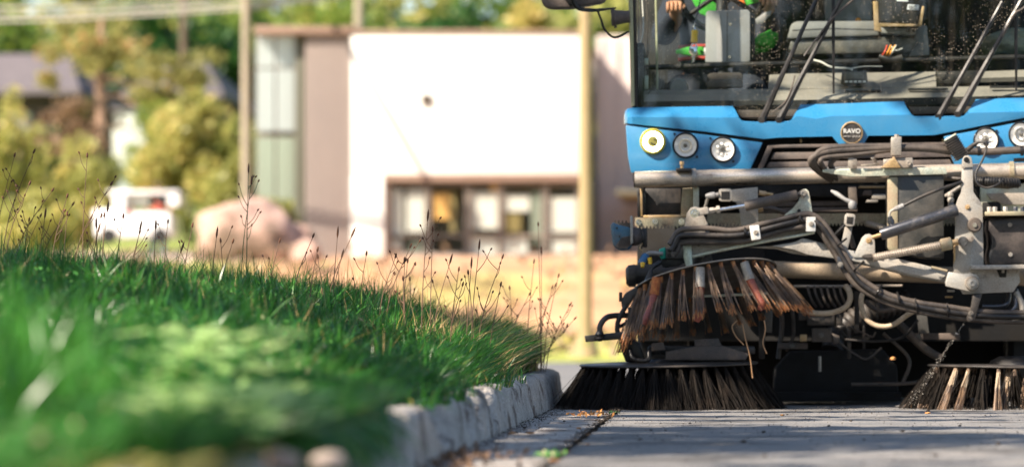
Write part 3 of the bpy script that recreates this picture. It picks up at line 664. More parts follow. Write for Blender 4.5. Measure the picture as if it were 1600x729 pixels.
# PERSONSLOT
# ---------------------------------------------------------------- poles and wires
def pole(px, py0, py1, D, r, mt, label, name='utility_pole', arm=True):
    a = P(px, py1, D); b_ = P(px, py0, D); a.z = min(a.z, ground_z(a.x, D)) - .2
    th = thing(name, tuple(a), label, 'pole')
    tubew('pole_shaft', [a, b_], [r, r * .8], M[mt], th, seg=12)
    if arm: box('crossarm', (b_.x - .9, D - .07, b_.z - .6), (b_.x + .9, D + .07, b_.z - .48), M[mt], th, .01)
    return b_
t1 = pole(384, -60, 390, 76, .095, 'pole_wood', 'weathered timber utility pole left of the glazed corner')
t2 = pole(287, -40, 300, 104, .13, 'dark_bark', 'thin dark utility pole behind the right grey roof')
t4 = pole(561, -50, 60, 98, .15, 'pole_wood', 'timber utility pole rising behind the white building')
x = P(915, 0, 46)
th = thing('street_lamp', (x.x, 46, 0), 'tall tan lamp post standing before the white building', 'street lamp')
tubew('pole_shaft', [(x.x, 46, -.1), (x.x, 46, 7.5)], [.085, .06], M['pole_yellow'], th, seg=14)
lathe('base_flange', (x.x, 46, 0), (x.x, 46, .25), [(0, .17), (1, .11)], M['pole_yellow'], th)
tubew('lamp_arm', [(x.x, 46, 7.4), (x.x + .5, 46, 7.8), (x.x + 1.6, 46, 7.9)], .04, M['pole_yellow'], th); box('lamp_head', (x.x + 1.5, 45.85, 7.82), (x.x + 2.1, 46.15, 7.95), M['pole_yellow'], th, .03)
for k, (y0, y1, y2) in enumerate(((33, 25, 2), (24, 18, -4), (12, 8, -12))):
    c = [P(-260, y0 - 8, 78), P(0, y0, 77), P(200, y1, 76.5), P(384, y1 - 11, 76)]
    tag(tubew('overhead_wire', c, .028, M['cable'], seg=6), ['lowest sagging overhead wire at top left', 'middle overhead wire at top left', 'uppermost overhead wire at top left'][k], 'wire', 'overhead wires at top left')
    c = [P(384, y1 - 11, 76), P(480, y2, 79), P(700, y2 - 30, 88)]
    tag(tubew('overhead_wire', c, .028, M['cable'], seg=6), ['lowest wire running right from the timber pole', 'middle wire running right from the timber pole', 'uppermost wire running right from the timber pole'][k], 'wire', 'overhead wires right of the pole')

# ================================================================ GRASS
def blades(name, X, Y, H, WD, var, mt, lean=.45, seg=3, bias=(0, 0), zmin=0, droop=0):
    n = len(X); Z = np.maximum(zmin, np.array([verge_z(a, b) for a, b in zip(X, Y)]))
    ang = rng.random(n) * 6.283; ln = rng.random(n) * lean * H * 1.3; la = rng.random(n) * 6.283
    sx, sy = np.cos(ang) * WD, np.sin(ang) * WD; lx, ly = np.cos(la) * ln + bias[0] * H * rng.random(n), np.sin(la) * ln + bias[1] * H * rng.random(n); ln = np.minimum(np.hypot(lx, ly), H * 1.6)
    rows = []
    for k in range(seg + 1):
        t = k / seg; cx = X + lx * t ** 1.9; cy = Y + ly * t ** 1.9; cz = Z + (H * (t - .16 * t * t * (ln / H)) ) - .01 * (k == 0) - droop * t * t
        wd = (1 - t) ** .65 if k < seg else 0
        if k < seg: rows += [np.stack([cx - sx * wd, cy - sy * wd, cz], 1), np.stack([cx + sx * wd, cy + sy * wd, cz], 1)]
        else: rows.append(np.stack([cx, cy, cz], 1))
    V = np.stack(rows, 1); m = V.shape[1]; base = np.arange(n)[:, None] * m
    Q = np.concatenate([base + np.array([[2 * k, 2 * k + 1, 2 * k + 3, 2 * k + 2]]) for k in range(seg - 1)]); T = base + np.array([[2 * seg - 2, 2 * seg - 1, 2 * seg]])
    return tag(fast(name, V.reshape(-1, 3), Q, T, M[mt], None, (-2, 10, .3), attr=np.repeat(var, m)), kind='stuff')
def verge_pts(n, y0, y1, pow_=1.0, xr=None):
    X, Y = [], []
    while len(X) < n:
        y = y0 + (y1 - y0) * rnd.random() ** pow_; xl = -.19 * y - .9
        x = xl + (-.93 - xl) * rnd.random() if xr is None else rnd.uniform(*xr)
        if verge_inside(x, y) < .13 + .04 * rnd.random(): continue
        X.append(x); Y.append(y)
    return np.array(X), np.array(Y)
def patch(X, Y, f, s=0): return np.array([ns(a * f, b * f, s) for a, b in zip(X, Y)])
X, Y = verge_pts(100000, 3.2, 21.0, .85)
p1 = patch(X, Y, 1.6, 1); p2 = patch(X, Y, 5, 2); p3 = patch(X, Y, 14, 5); ins = np.array([verge_inside(a, b) for a, b in zip(X, Y)])
H = (.05 + .06 * rng.random(len(X))) * (1 + .7 * p1 + .8 * p2 + .5 * p3) * np.interp(Y, [5, 9, 13, 15], [.7, .8, 1, 1.15]); H = np.clip(H, .025, .17)
dry = ((X > -1.35) & (Y > 15.0)).astype(float) * .3 + (ins < .25) * .08
var = np.clip(rng.random(len(X)) * .75 + .15 * p1 + .25 * p2, 0, .9)
var = np.where((rng.random(len(X)) < dry) | (rng.random(len(X)) < .03), 1, var)
blades('grass', X, Y, H, .0020 + .0026 * rng.random(len(X)) ** 1.5, var, 'grass', .9)
X, Y = [], []
for i in range(36):
    y_ = rnd.uniform(6.0, 9.5); x_ = rnd.uniform(-.19 * y_ - .05, -1.12)
    for j in range(14): X.append(x_ + rnd.gauss(0, .02)); Y.append(y_ + rnd.gauss(0, .02))
X, Y = np.array(X), np.array(Y); blades('tuft_grass', X, Y, .13 + .15 * rng.random(len(X)), np.full(len(X), .005), .6 + .28 * rng.random(len(X)), 'grass', .7, seg=4)
# grass spilling over the curb
X, Y = verge_pts(26000, 3.0, 20.5, .8, (-1.12, -.80)); k = np.array([verge_inside(a, b) for a, b in zip(X, Y)]) > (.10 + .06 * (Y > 14.5) + .04 * np.array([ns(0, y * 2, 4) for y in Y])); X, Y = X[k], Y[k]
H = (.06 + .08 * rng.random(len(X))) * np.interp(Y, [9, 10, 14, 16], [.85, .8, 1.0, 1.45]) * (1 + .5 * patch(X, Y, 3, 8)); blades('grass_edge', X, Y, H, .0020 + .0024 * rng.random(len(X)), np.clip(rng.random(len(X)) * .9 + .08 * (Y > 14) * (rng.random(len(X)) < .3), 0, 1), 'grass', .9, bias=(.55, -.15))
X = rng.uniform(-.96, -.84, 7000); Y = rng.uniform(5.8, 10.2, 7000); k = (Y < 9.6 + .7 * np.array([ns(3, y * 3, 1) for y in Y])) & (X < -.84); X, Y = X[k], Y[k]
blades('grass_edge', X, Y, .05 + .07 * rng.random(len(X)), np.full(len(X), .0028), rng.random(len(X)) * .85, 'grass', .8, bias=(.8, -.1), zmin=.158)
n = 9000; X = rng.uniform(-.92, -.805, n); Y = 7.0 + 3.1 * rng.random(n) ** .9; k = Y < 9.1 + .9 * np.array([ns(3, y * 2.4, 1) for y in Y]); X, Y = X[k], Y[k]
blades('grass_edge', X, Y, (.06 + .07 * rng.random(len(X))), .0022 + .0022 * rng.random(len(X)), rng.random(len(X)) * .95, 'grass', .5, bias=(1.15, -.2), zmin=.155, droop=rng.random(len(X)) * .20)
# coarse tufts with broad blades
TX, TY = verge_pts(2600, 6, 20.6, .9); X, Y, H, WD, vv = [], [], [], [], []
for a, b_ in zip(TX, TY):
    n_ = rnd.randint(7, 15); h_ = rnd.uniform(.07, .20) * (.7 if b_ < 10 else 1); c_ = rnd.random()
    for i in range(n_): X.append(a + rnd.gauss(0, .014)); Y.append(b_ + rnd.gauss(0, .014)); H.append(h_ * rnd.uniform(.6, 1.1)); WD.append(rnd.uniform(.0032, .0062)); vv.append(min(.88, .35 + .5 * c_ * rnd.uniform(.6, 1.2)))
blades('tuft_grass', np.array(X), np.array(Y), np.array(H), np.array(WD), np.array(vv), 'grass', 1.0, seg=4)
n = 900; X = rng.uniform(-.90, -.815, n); Y = rng.uniform(9, 15.5, n); k = np.array([ns(7, y * 1.9, 3) > .05 for y in Y]); X, Y = X[k], Y[k]
blades('grass_edge', X, Y, .06 + .08 * rng.random(len(X)), np.full(len(X), .0028), rng.random(len(X)), 'grass', .7, bias=(.9, -.2), zmin=.155, droop=rng.random(len(X)) * .12)
# small clover leaves lying through it
X, Y = verge_pts(26000, 3.4, 18.5, .9)
Z = np.array([verge_z(a, b) for a, b in zip(X, Y)]) + .02 + .07 * rng.random(len(X))
leafcloud('clover', np.stack([X, Y, Z], 1), .012, M['clover'], None, np.clip(rng.random(len(X)) * .98, 0, 1), 'stuff')
# fine dry stems standing over the crest and the corner
X, Y = verge_pts(1700, 12, 20.8, 1); H = .10 + .16 * rng.random(len(X)) ** 1.6
k = np.array([verge_inside(a, b) > .25 for a, b in zip(X, Y)])
blades('dry_grass', X[k], Y[k], H[k], np.full(k.sum(), .0011), .5 + .5 * rng.random(k.sum()), 'straw', .7)
X, Y = verge_pts(3600, 12.0, 19.6, 1); H = .11 + .17 * rng.random(len(X)) ** 1.8
k = np.array([verge_inside(a, b) > .25 for a, b in zip(X, Y)])
blades('long_grass', X[k], Y[k], H[k], np.full(k.sum(), .0024), rng.random(k.sum()) * .6, 'grass', .6)
X, Y = verge_pts(3600, 15.6, 20.0, 1, (-1.25, -.78)); H = .08 + .14 * rng.random(len(X)) ** 1.3
blades('straw_grass', X, Y, H, np.full(len(X), .0022), rng.random(len(X)), 'straw', .9, bias=(.55, 0))
# tall seed stalks, one by one
SG = 'tall thin seed stalks standing up from the verge'
SL = 'thin dark seed stalk with knobbed head rising from the verge against the bright background'
def stalk(px, py, D, topx, topy, kind=0, br=None, label=None, group=SG):
    r0 = P(px, py, D); s = D / F; z = verge_z(r0.x, D); a = Vector((r0.x, D, z)); t = P(topx, topy, D)
    th = thing('seed_stalk', tuple(a), label or SL, 'weed', group); mt = M['twig'] if kind != 2 else M['stalk_green']
    mid = a.lerp(t, .5) + Vector((-(t.x - a.x) * .22, 0, 0)); n = 0
    tubew('stem', [a, mid, t], [.0025, .002, .0012], mt, th, seg=5, n=5)
    def head(p, d, L=.016, r=.0042):
        d = d.normalized(); lathe('seed_head', p, p + d * L, [(0, .001), (.3, r), (.7, r * .9), (1, .0008)], M['seed_dark'], th, 6)
    head(t, t - mid, .024 if kind == 0 else .05, .0046)
    for i in range(br if br is not None else rnd.randint(2, 5)):
        u = rnd.uniform(.45, .92); b0 = mid.lerp(t, (u - .5) * 2) if u > .5 else a.lerp(mid, u * 2); l = rnd.uniform(.03, .09); sg = rnd.choice((-1, 1))
        e = b0 + Vector((sg * l * rnd.uniform(.3, .8), rnd.uniform(-.02, .02), l)); tubew('side_stem', [b0, b0.lerp(e, .5) + Vector((sg * .004, 0, -.004)), e], [.0016, .0011], mt, th, seg=4, n=3); head(e, e - b0, .014, .0038)
    return th
SP = [(0, 330, 16.4, 52, 240, 0, 5), (-10, 300, 16.8, 22, 246, 0, 3), (5, 385, 16.0, 45, 290, 0, 5), (20, 390, 16.2, 80, 300, 0, 6), (78, 395, 16.0, 104, 310, 0, 4), (60, 395, 16.5, 112, 322, 0, 5),
                                    (110, 395, 16.1, 172, 290, 0, 6), (128, 345, 16.1, 136, 247, 0, 2), (135, 400, 16.2, 152, 365, 1, 0), (160, 395, 16, 163, 340, 0, 0), (180, 395, 15.8, 192, 342, 0, 1), (385, 398, 17, 388, 272, 2, 6), (375, 398, 16.8, 392, 290, 2, 3),
                                    (205, 400, 15.9, 218, 362, 1, 0), (240, 408, 16, 243, 360, 1, 0), (285, 408, 15.6, 300, 356, 0, 2), (330, 412, 16, 338, 372, 1, 0), (455, 425, 15.6, 488, 372, 0, 1), (520, 432, 15.6, 527, 372, 1, 0), (510, 440, 15.4, 548, 372, 1, 0),
                                    (505, 440, 16, 497, 405, 0, 2), (600, 452, 15.6, 640, 388, 0, 5), (658, 462, 15.4, 668, 346, 1, 4), (672, 470, 15.3, 676, 362, 0, 4), (675, 455, 15.3, 702, 414, 1, 0), (735, 470, 15.4, 748, 392, 1, 1), (742, 468, 15.6, 784, 405, 0, 7),
                                    (728, 480, 15.3, 736, 420, 1, 0), (845, 490, 16.0, 841, 354, 0, 0), (846, 500, 16.1, 846, 400, 1, 0), (822, 485, 15.9, 834, 412, 0, 2), (848, 480, 16, 872, 434, 0, 0), (850, 540, 16.3, 890, 478, 0, 7), (840, 540, 16.4, 896, 500, 0, 6), (835, 520, 15.9, 862, 452, 0, 5), (790, 500, 15.7, 826, 462, 0, 5), (700, 480, 15.6, 722, 448, 0, 3),
                                    (560, 445, 15.7, 572, 400, 0, 2), (590, 455, 15.6, 617, 404, 0, 4), (630, 460, 15.6, 632, 410, 0, 4), (30, 395, 17, 62, 340, 0, 4), (420, 420, 16.2, 436, 380, 0, 2), (255, 405, 17, 262, 350, 0, 2), (350, 412, 15.9, 345, 380, 0, 1)]
gs = random.Random(5)
for i in range(20): x_ = gs.uniform(5, 830); c_ = 385 + x_ * .115; SP.append((x_, c_ + 12, gs.uniform(14.8, 17.2), x_ + gs.gauss(6, 12), c_ - gs.uniform(14, 48) - (25 if x_ < 190 else 0), gs.choice((0, 0, 1)), gs.choice((0, 0, 1, 3))))
def where(px):
    for lim, t_ in ((60, 'at the far left edge'), (140, 'left of the white car'), (215, 'before the white car'), (290, 'right of the white car'), (380, 'left of the boulder'), (475, 'before the boulder'), (548, 'against the brown wall'), (602, 'against the white pier'), (665, 'before the first window'), (730, 'before the second window'), (785, 'before the third window'), (850, 'before the rightmost window')):
        if px < lim: return t_
    return 'at the curb corner by the lamp post'
ORD = ['leftmost', 'second from left', 'third from left', 'fourth from left', 'fifth from left', 'sixth from left', 'seventh from left', 'eighth from left', 'ninth from left', 'tenth from left']
def label_row(items, noun, key, fmt):
    """items [(px, thing, look)]: one label each by look, place, and order from the left among those alike"""
    d = {}
    for it in items: d.setdefault((it[2], key(it[0])), []).append(it)
    for (look, wh), l in d.items():
        l.sort(key=lambda i: i[0])
        for n_, it in enumerate(l): it[1]['label'] = fmt % (look, noun, wh) + ('' if len(l) == 1 else ', %s' % ORD[min(n_, 9)])
rows_ = []
for (px, py, D, tx, ty, kd, br) in SP:
    if px > 780: D = 17.9
    o = stalk(px, py, D, tx, ty, kd, br); h_ = py - ty
    rows_.append((tx, o, ('tall ' if h_ > 75 else 'short ' if h_ < 45 else '') + ('green ' if kd == 2 else 'dark ') + ('bare' if br == 0 else 'forked' if br < 3 else 'many branched')))
label_row(rows_, 'seed stalk', where, '%s %s %s')
# broad leaved weeds close to the lens, one in sun
def weed(x, y, nl, rad, size, mt, label, seed, hh=.10):
    z = verge_z(x, y); th = thing('broadleaf_weed', (x, y, z), label, 'weed', 'broad leaved weeds in the near grass'); g = random.Random(seed)
    for i in range(nl):
        a = g.uniform(0, 6.28); d = rad * g.random() ** .6; h = hh * g.uniform(.6, 1.4); c = Vector((x + math.cos(a) * d, y + math.sin(a) * d, z + h)); s = size * g.uniform(.7, 1.2)
        u = Vector((math.cos(a), math.sin(a), g.uniform(-.3, .4))).normalized(); v = u.cross(Vector((0, 0, 1))).normalized(); nn = u.cross(v)
        vs = []; 
        for t, wd in ((-1, .05), (-.6, .55), (0, .72), (.6, .5), (1, .03)):
            vs += [c + u * t * s - v * wd * s - nn * .08 * s * t * t, c + u * t * s + nn * .1 * s, c + u * t * s + v * wd * s - nn * .08 * s * t * t]
        q = []
        for k in range(4): q += [[3 * k, 3 * k + 1, 3 * k + 4, 3 * k + 3], [3 * k + 1, 3 * k + 2, 3 * k + 5, 3 * k + 4]]
        mk('leaf', [tuple(p) for p in vs], q, M[mt], th, smooth=True, attr=[g.uniform(.3, .8)] * 15)
        if i % 3 == 0: tubew('leaf_stalk', [(x, y, z), tuple(c - u * s)], .0012, M['stalk_green'], th, seg=4)
weed(-.90, 7.1, 90, .19, .032, 'weed_leaf', 'sunlit pale green broad leaved weed at the middle of the near bank', 1)
weed(-1.02, 7.7, 60, .18, .03, 'weed_leaf', 'broad leaved weed behind the brightest one on the bank', 2, .16)
weed(-.86, 6.4, 60, .16, .03, 'weed_leaf', 'broad leaved weed hanging over the curb in front of the others', 3, .10)
weed(-1.0, 9.2, 22, .14, .018, 'clover', 'broad leaved weed farther back along the curb', 4, .10)
weed(-.86, 5.6, 70, .18, .026, 'leaf_gold', 'yellowed broad leaved weed at the bottom of the frame', 5, .05)
# litter in the gutter and on the road
def chip(name, px, py, r, mt, label, cat, group, flat=.5, z=0):
    D = F * (EYE - z) / (py - VY); c = P(px, py, D); g = random.Random(px * 7 + py); bm = bmesh.new(); bmesh.ops.create_icosphere(bm, subdivisions=1, radius=1); s = r * D / F
    for v in bm.verts: v.co = Vector((v.co.x * s, v.co.y * s * g.uniform(.8, 1.3), v.co.z * s * flat)) * g.uniform(.75, 1.2) + Vector((c.x, D, z + s * flat * .8 + .006))
    return tag(from_bm(name, bm, M[mt], None, False), label, cat, group)
CG = 'dry clods and pebbles strewn on the road'
cl_ = []
for (px, py, r) in [(820, 671, 4), (843, 671, 3), (882, 661, 3), (1017, 675, 3), (1078, 664, 3), (1040, 675, 3), (1162, 694, 6), (1193, 678, 4), (1410, 677, 4), (1450, 644, 3), (1560, 697, 5), (1194, 716, 5), (1462, 715, 5), (935, 654, 3), (1295, 668, 3), (1120, 655, 2), (1230, 650, 2), (1330, 660, 3), (1500, 668, 3), (1000, 690, 4), (1095, 643, 2), (1350, 690, 3)]:
    cl_.append((px, chip('clod', px, py, r, 'dark_clod', 'x', 'clod', CG), 'tiny dark' if r < 3 else 'small dark' if r < 5 else 'larger dark'))
def where_road(px):
    for lim, t_ in ((850, 'in the gutter beside the curb'), (960, 'near the road joint'), (1130, 'on the road before the left brush'), (1230, 'just right of the left brush'), (1420, 'before the middle of the sweeper')):
        if px < lim: return t_
    return 'on the road before the right brush'
label_row(cl_, 'clod', where_road, '%s %s %s')
LG = 'dry leaves fallen on gutter and road'
lf_ = []
for (px, py, r, l) in [(1232, 676, 5, 'tiny tan leaf'), (1238, 688, 5, 'tan leaf'), (828, 680, 8, 'curled brown leaf in the gutter'), (800, 680, 7, 'brown leaf in the gutter'), (1460, 648, 7, 'orange leaf')][2:4] + [(905, 672, 5, 'x'), (918, 682, 5, 'x'), (1222, 651, 5, 'x'), (1450, 648, 6, 'x'), (865, 724, 9, 'x'), (918, 697, 5, 'x')]:
    lf_.append((px, chip('fallen_leaf', px, py, r, 'dead_leaf', 'x', 'leaf', LG, .3), 'curled orange brown' if r > 6 else 'small orange brown'))
label_row(lf_, 'leaf', where_road, '%s dry %s %s')
def litter(name, px, py, n, wx, wy, L, mt, label, cat, seed=0):
    D = F * EYE / (py - VY); c = P(px, py, D); g = np.random.default_rng(seed); C = np.stack([c.x + g.normal(size=n) * wx, c.y + g.normal(size=n) * wy, .012 + abs(g.normal(size=n)) * L * .35], 1)
    o = leafcloud(name, C, L, M[mt], None, g.random(n), None, jit=.7); return tag(o, label, cat)
o = litter('straw_tuft', 923, 651, 70, .04, .18, .009, 'straw', 'wisp of orange straw on the gutter before the brush', 'straw', 2); o.data.materials[0] = M['dead_leaf']; o['kind'] = 'stuff'
tag(litter('dead_leaves', 700, 722, 260, .09, .5, .012, 'leaf_brown', None, None, 3), kind='stuff').data.materials[0] = M['twig']
tag(litter('joint_weed', 858, 716, 60, .018, .10, .009, 'clover', 'small green weed growing in the road joint nearest the camera', 'weed', 4), kind='stuff')
tag(litter('joint_weed', 960, 648, 24, .014, .08, .006, 'clover', 'tiny green weed in the road joint by the brush', 'weed', 5), kind='stuff')
# grit along the joint and the gutter
n = 5200; Y = rng.uniform(9.5, 18, n); X = np.where(rng.random(n) < .45, -.49 + rng.normal(size=n) * .016, rng.uniform(-.8, 2.4, n)); X = np.where(rng.random(n) < .25, -.78 + abs(rng.normal(size=n)) * .04, X)
tag(leafcloud('grit', np.stack([X, Y, np.full(n, .009) + rng.random(n) * .004], 1), .0035, M['dark_clod'], None, rng.random(n), 'stuff'))

rock('stone', 442, 722, 62, 30, 6.3, 'boulder', 'pinkish stone half hidden in grass at the bottom edge', 'stone', 21, sub=3); rock('stone', 512, 724, 56, 30, 6.9, 'stone', 'greyish stone on the curb right of the pinkish one', 'stone', 25, sub=3)
weed(-.82, 6.6, 5, .05, .03, 'leaf_gold', 'few yellowed leaves beside the stones at the bottom edge', 9, .03)

# ================================================================ STREET SWEEPER
S = thing('street_sweeper', (.58, 18.2, 0), 'blue street sweeper seen head on with raised front brush and hydraulic arms', 'street sweeper')
D0 = 17.9
def T(name, pts, r, m, par=S, D=17.6, **k): return tube(name, pts, r, M[m], par, D, **k)
def PL(name, pts, D, th, m, par=S, **k): return plate(name, pts, D, th, M[m], par, **k)
def B(name, x0, y0, x1, y1, D, dep, m, par=S, bev=.004): return pbox(name, x0, y0, x1, y1, D, dep, M[m], par, bev)
# --- front shell: upper band, a folded sheet with two wiper recesses
cols = [(975, 180, 182, 194, .16), (976.5, 174, 181, 194, .07), (980, 170, 181.5, 194.5, .03), (988, 168, 181.5, 195, .01), (1010, 167.6, 181.8, 197.5, 0), (1040, 167.2, 182, 200.5, 0), (1070, 166.8, 182.2, 203.8, 0), (1102, 166.2, 182.4, 207, 0), (1125, 166, 182.5, 210, 0),
        (1144.5, 165.7, 182.6, 212.4, 0), (1149, 172, 182.6, 213, 0), (1155, 184, 184.5, 214, 0), (1161.5, 190.5, 190.8, 214.6, 0), (1180, 191, 191.3, 217, 0), (1194, 191, 191.3, 218.6, 0), (1215, 191, 191.3, 216.5, 0), (1231, 190.6, 191, 216, 0), (1237, 186, 186.4, 215.8, 0), (1243, 176, 181, 215.6, 0), (1251, 163.4, 180.8, 215.4, 0), (1275, 162.8, 184.6, 215, 0), (1300, 162, 180, 214.3, 0),
        (1304, 161.8, 180, 219, 0), (1310, 161.6, 180, 226, 0), (1320, 161.4, 180, 231.5, 0), (1331, 161, 179.8, 233, 0), (1341, 160.6, 179.6, 231.5, 0), (1350, 160.2, 179.5, 226, 0), (1354, 160, 179.4, 219, 0), (1357, 159.8, 179.3, 213.4, 0), (1390, 158.8, 178.6, 213.2, 0), (1412, 158.3, 178.3, 213, 0), (1417, 168, 178.2, 213, 0), (1424, 178.5, 179, 213, 0), (1431, 183, 183.4, 213, 0), (1460, 182.5, 182.8, 212.4, 0), (1472, 182.2, 182.6, 210, 0), (1500, 181.8, 182.2, 204.5, 0), (1506, 180.5, 181, 203.5, 0), (1513, 173, 175.5, 202, 0), (1525, 155.5, 175, 199.5, 0),
        (1560, 154, 174, 193, 0), (1600, 152.6, 173, 185.5, 0), (1650, 151, 172, 177, 0), (1675, 151, 171.5, 174, .02), (1685, 155, 171, 173, .07), (1690, 162, 170, 172, .16)]
def shell(name, rows, mt, par, th=.012):
    """rows: per column a list of (px,py,D) top to bottom"""
    V = [tuple(P(*p)) for r in rows for p in r]; n = len(rows[0]); q = []
    for i in range(len(rows) - 1):
        for k in range(n - 1): q.append([i * n + k, (i + 1) * n + k, (i + 1) * n + k + 1, i * n + k + 1])
    o = mk(name, V, q, M[mt], par); o.data.polygons.foreach_set('use_smooth', [True] * len(q)); o.data.set_sharp_from_angle(angle=R(28))
    md = o.modifiers.new('thick', 'SOLIDIFY'); md.thickness = th; md.offset = 1
    return o
rows = []
for (x, a, c, b_, d) in cols:
    dn = D0 + d; k = min(1, (c - a) / 17)
    rows.append([(x, a - .01, dn + .075 * k + .05), (x, a, dn + .065 * k), (x, a + (c - a) * .5, dn + .03 * k), (x, c - .01, dn + .004), (x, c + 1.2, dn), (x, (c + b_) / 2 + .5, dn + .002), (x, b_ - 1.5, dn + .006), (x, b_, dn + .03)])
shell('front_panel', rows, 'blue_paint', S)
# lower corner panels carrying the lamps
def lamp_panel(pts, hx):
    o = PL('lamp_panel', pts, D0 + .012, .03, 'blue_paint', bev=.006)
    return o
lp = lamp_panel([(977.5, 195.5), (1010, 199.5), (1040, 203), (1070, 206.3), (1102, 210), (1150, 217), (1192, 222.5), (1171, 268), (986, 270), (981, 245)], 0)
rp = lamp_panel([(1474, 213), (1500, 208), (1560, 197), (1600, 189), (1650, 181), (1688, 176), (1684, 240), (1678, 258), (1494, 264)], 0)
PL('panel_gap', [(979, 192), (1192, 216), (1192, 226), (980, 200)], D0 + .035, .02, 'cab_dark', bev=0); PL('panel_gap', [(1474, 208), (1688, 170), (1688, 180), (1474, 216)], D0 + .035, .02, 'cab_dark', bev=0)
for pn, hs in ((lp, ((1054, 209), (1089, 245), (1110, 216), (1146, 252))), (rp, ((1557, 204), (1568, 231), (1512, 246)))):
    for (x, y) in hs: plathe('screw', (x, y, D0 + .004), (x, y, D0 + .016), [(0, 1), (0, 1.8), (1, 1.8)], M['cab_dark'], pn, seg=10)
def headlight(x, y, kind):
    r = 19 if kind else 19
    a = plathe('headlight', (x, y, D0 - .012), (x, y, D0 + .02), [(1, r + 1.6), (.25, r + 1.6), (0, r + .2), (.2, r - 1.2), (.6, r - 1.4)], M['black_paint' if kind else 'lens_ring'], S, seg=32)
    if kind == 0:
        plathe('led_ring', (x, y, D0 - .016), (x, y, D0 + .002), [(0, 9), (0, 15.6), (1, 16.4), (1, 9)], M['led_ring'], a, seg=28)
        plathe('lens_rim', (x, y, D0 - .018), (x, y, D0 + .004), [(0, 15.8), (0, 18), (1, 18.6), (1, 15.8)], M['lens_ring'], a, seg=28)
        plathe('led_core', (x, y, D0 - .022), (x, y, D0 - .004), [(0, 0.1), (0, 7.6), (.2, 8.6), (1, 9)], M['led_core'], a, seg=20)
        for dx, dy in ((-2, 2.5), (3, -3), (2, 4)): plathe('led_screw', (x + dx, y + dy, D0 - .026), (x + dx, y + dy, D0 - .02), [(0, .2), (0, 1.3), (1, 1.3)], M['cab_dark'], a, seg=8)
    else:
        rr = 17.4
        plathe('reflector', (x, y, D0 - .012), (x, y, D0 + .009), [(0, rr), (.4, rr * .88), (.75, rr * .66), (1, rr * .4)][::1], M['reflector_silver'], a, seg=28)
        if kind == 1:
            plathe('projector', (x, y, D0 - .018), (x, y, D0 + .006), [(0, .2), (.06, 4.5), (.25, 7.6), (.5, 8.8), (.6, 10), (1, 9)], M['lens'], a, seg=24)
            plathe('projector_bezel', (x, y, D0 - .006), (x, y, D0 + .008), [(0, 8.6), (0, 10.2), (1, 10.4), (1, 8.6)], M['chrome'], a, seg=24)
            plathe('bulb', (x, y, D0 - .008), (x, y, D0 + .008), [(0, .2), (.2, 3), (1, 3.4)], M['bronze_box'], a, seg=14)
        else:
            plathe('bulb_shield', (x, y, D0 - .012), (x, y, D0 + .008), [(0, .2), (0, 3), (.3, 3.6), (1, 3.6)], M['bronze_box'], a, seg=16)
            for k in range(7):
                an = k * .9; plathe('facet', (x + 9.5 * math.cos(an), y + 9.5 * math.sin(an), D0 - .006), (x + 8 * math.cos(an), y + 8 * math.sin(an), D0 + .008), [(0, .3), (.1, 2.2), (1, 3.6)], M['reflector_silver'], a, seg=7)
        plathe('lens', (x, y, D0 - .022), (x, y, D0 - .012), [(0, .2), (.08, rr * .45), (.4, rr * .8), (1, rr + .3)], M['lens'], a, seg=28)
for (x, y, k) in ((1020, 221, 0), (1071, 227, 1), (1129.5, 233.5, 2), (1541, 219, 2), (1596, 210, 1), (1645, 200, 1)): headlight(x, y, k)
# maker's badge
bd = plathe('badge', (1331, 207.5, D0 - .012), (1331, 207.5, D0 + .004), [(0, .2), (0, 15), (.1, 15.4), (.12, 15.6), (1, 15.6)], M['bronze_box'], S, seg=36)
bd.data.materials[0] = mat('badge_face', (.018, .016, .016), .45, 0, (.04, .034, .03), .4, 30)
plathe('badge_rim', (1331, 207.5, D0 - .016), (1331, 207.5, D0 + .002), [(0, 15.6), (0, 16.6), (.4, 17.6), (1, 18), (1, 15.6)], M['brass'], bd, seg=36)
def text(s, px, py, D, h, par, mt, name='lettering', off=.0, rx=0):
    cu = bpy.data.curves.new('t', 'FONT'); cu.body = s; cu.align_x = 'CENTER'; cu.align_y = 'CENTER'; cu.size = h / F * D / .72; cu.extrude = .0012; cu.offset = off; cu.space_character = 1.04
    t_ = bpy.data.objects.new('t', cu); col.objects.link(t_); bpy.context.view_layer.update()
    me = bpy.data.meshes.new_from_object(t_.evaluated_get(bpy.context.evaluated_depsgraph_get())); bpy.data.objects.remove(t_)
    c = P(px, py, D); org = W[par.name]
    for v in me.vertices: v.co = Vector((v.co.x + c.x, D - v.co.z, v.co.y + c.z)) - org
    me.materials.clear(); me.materials.append(M[mt]); o = link(name, me, par, org); return o
mat('letter_white', (.55, .55, .53), .5); mat('letter_dull', (.40, .38, .36), .5)
text('RAVO', 1331, 205, D0 - .014, 7.1, bd, 'letter_white', off=.0007); text('FAYAT GROUP', 1331, 213.3, D0 - .014, 2.8, bd, 'letter_dull', off=.0001)
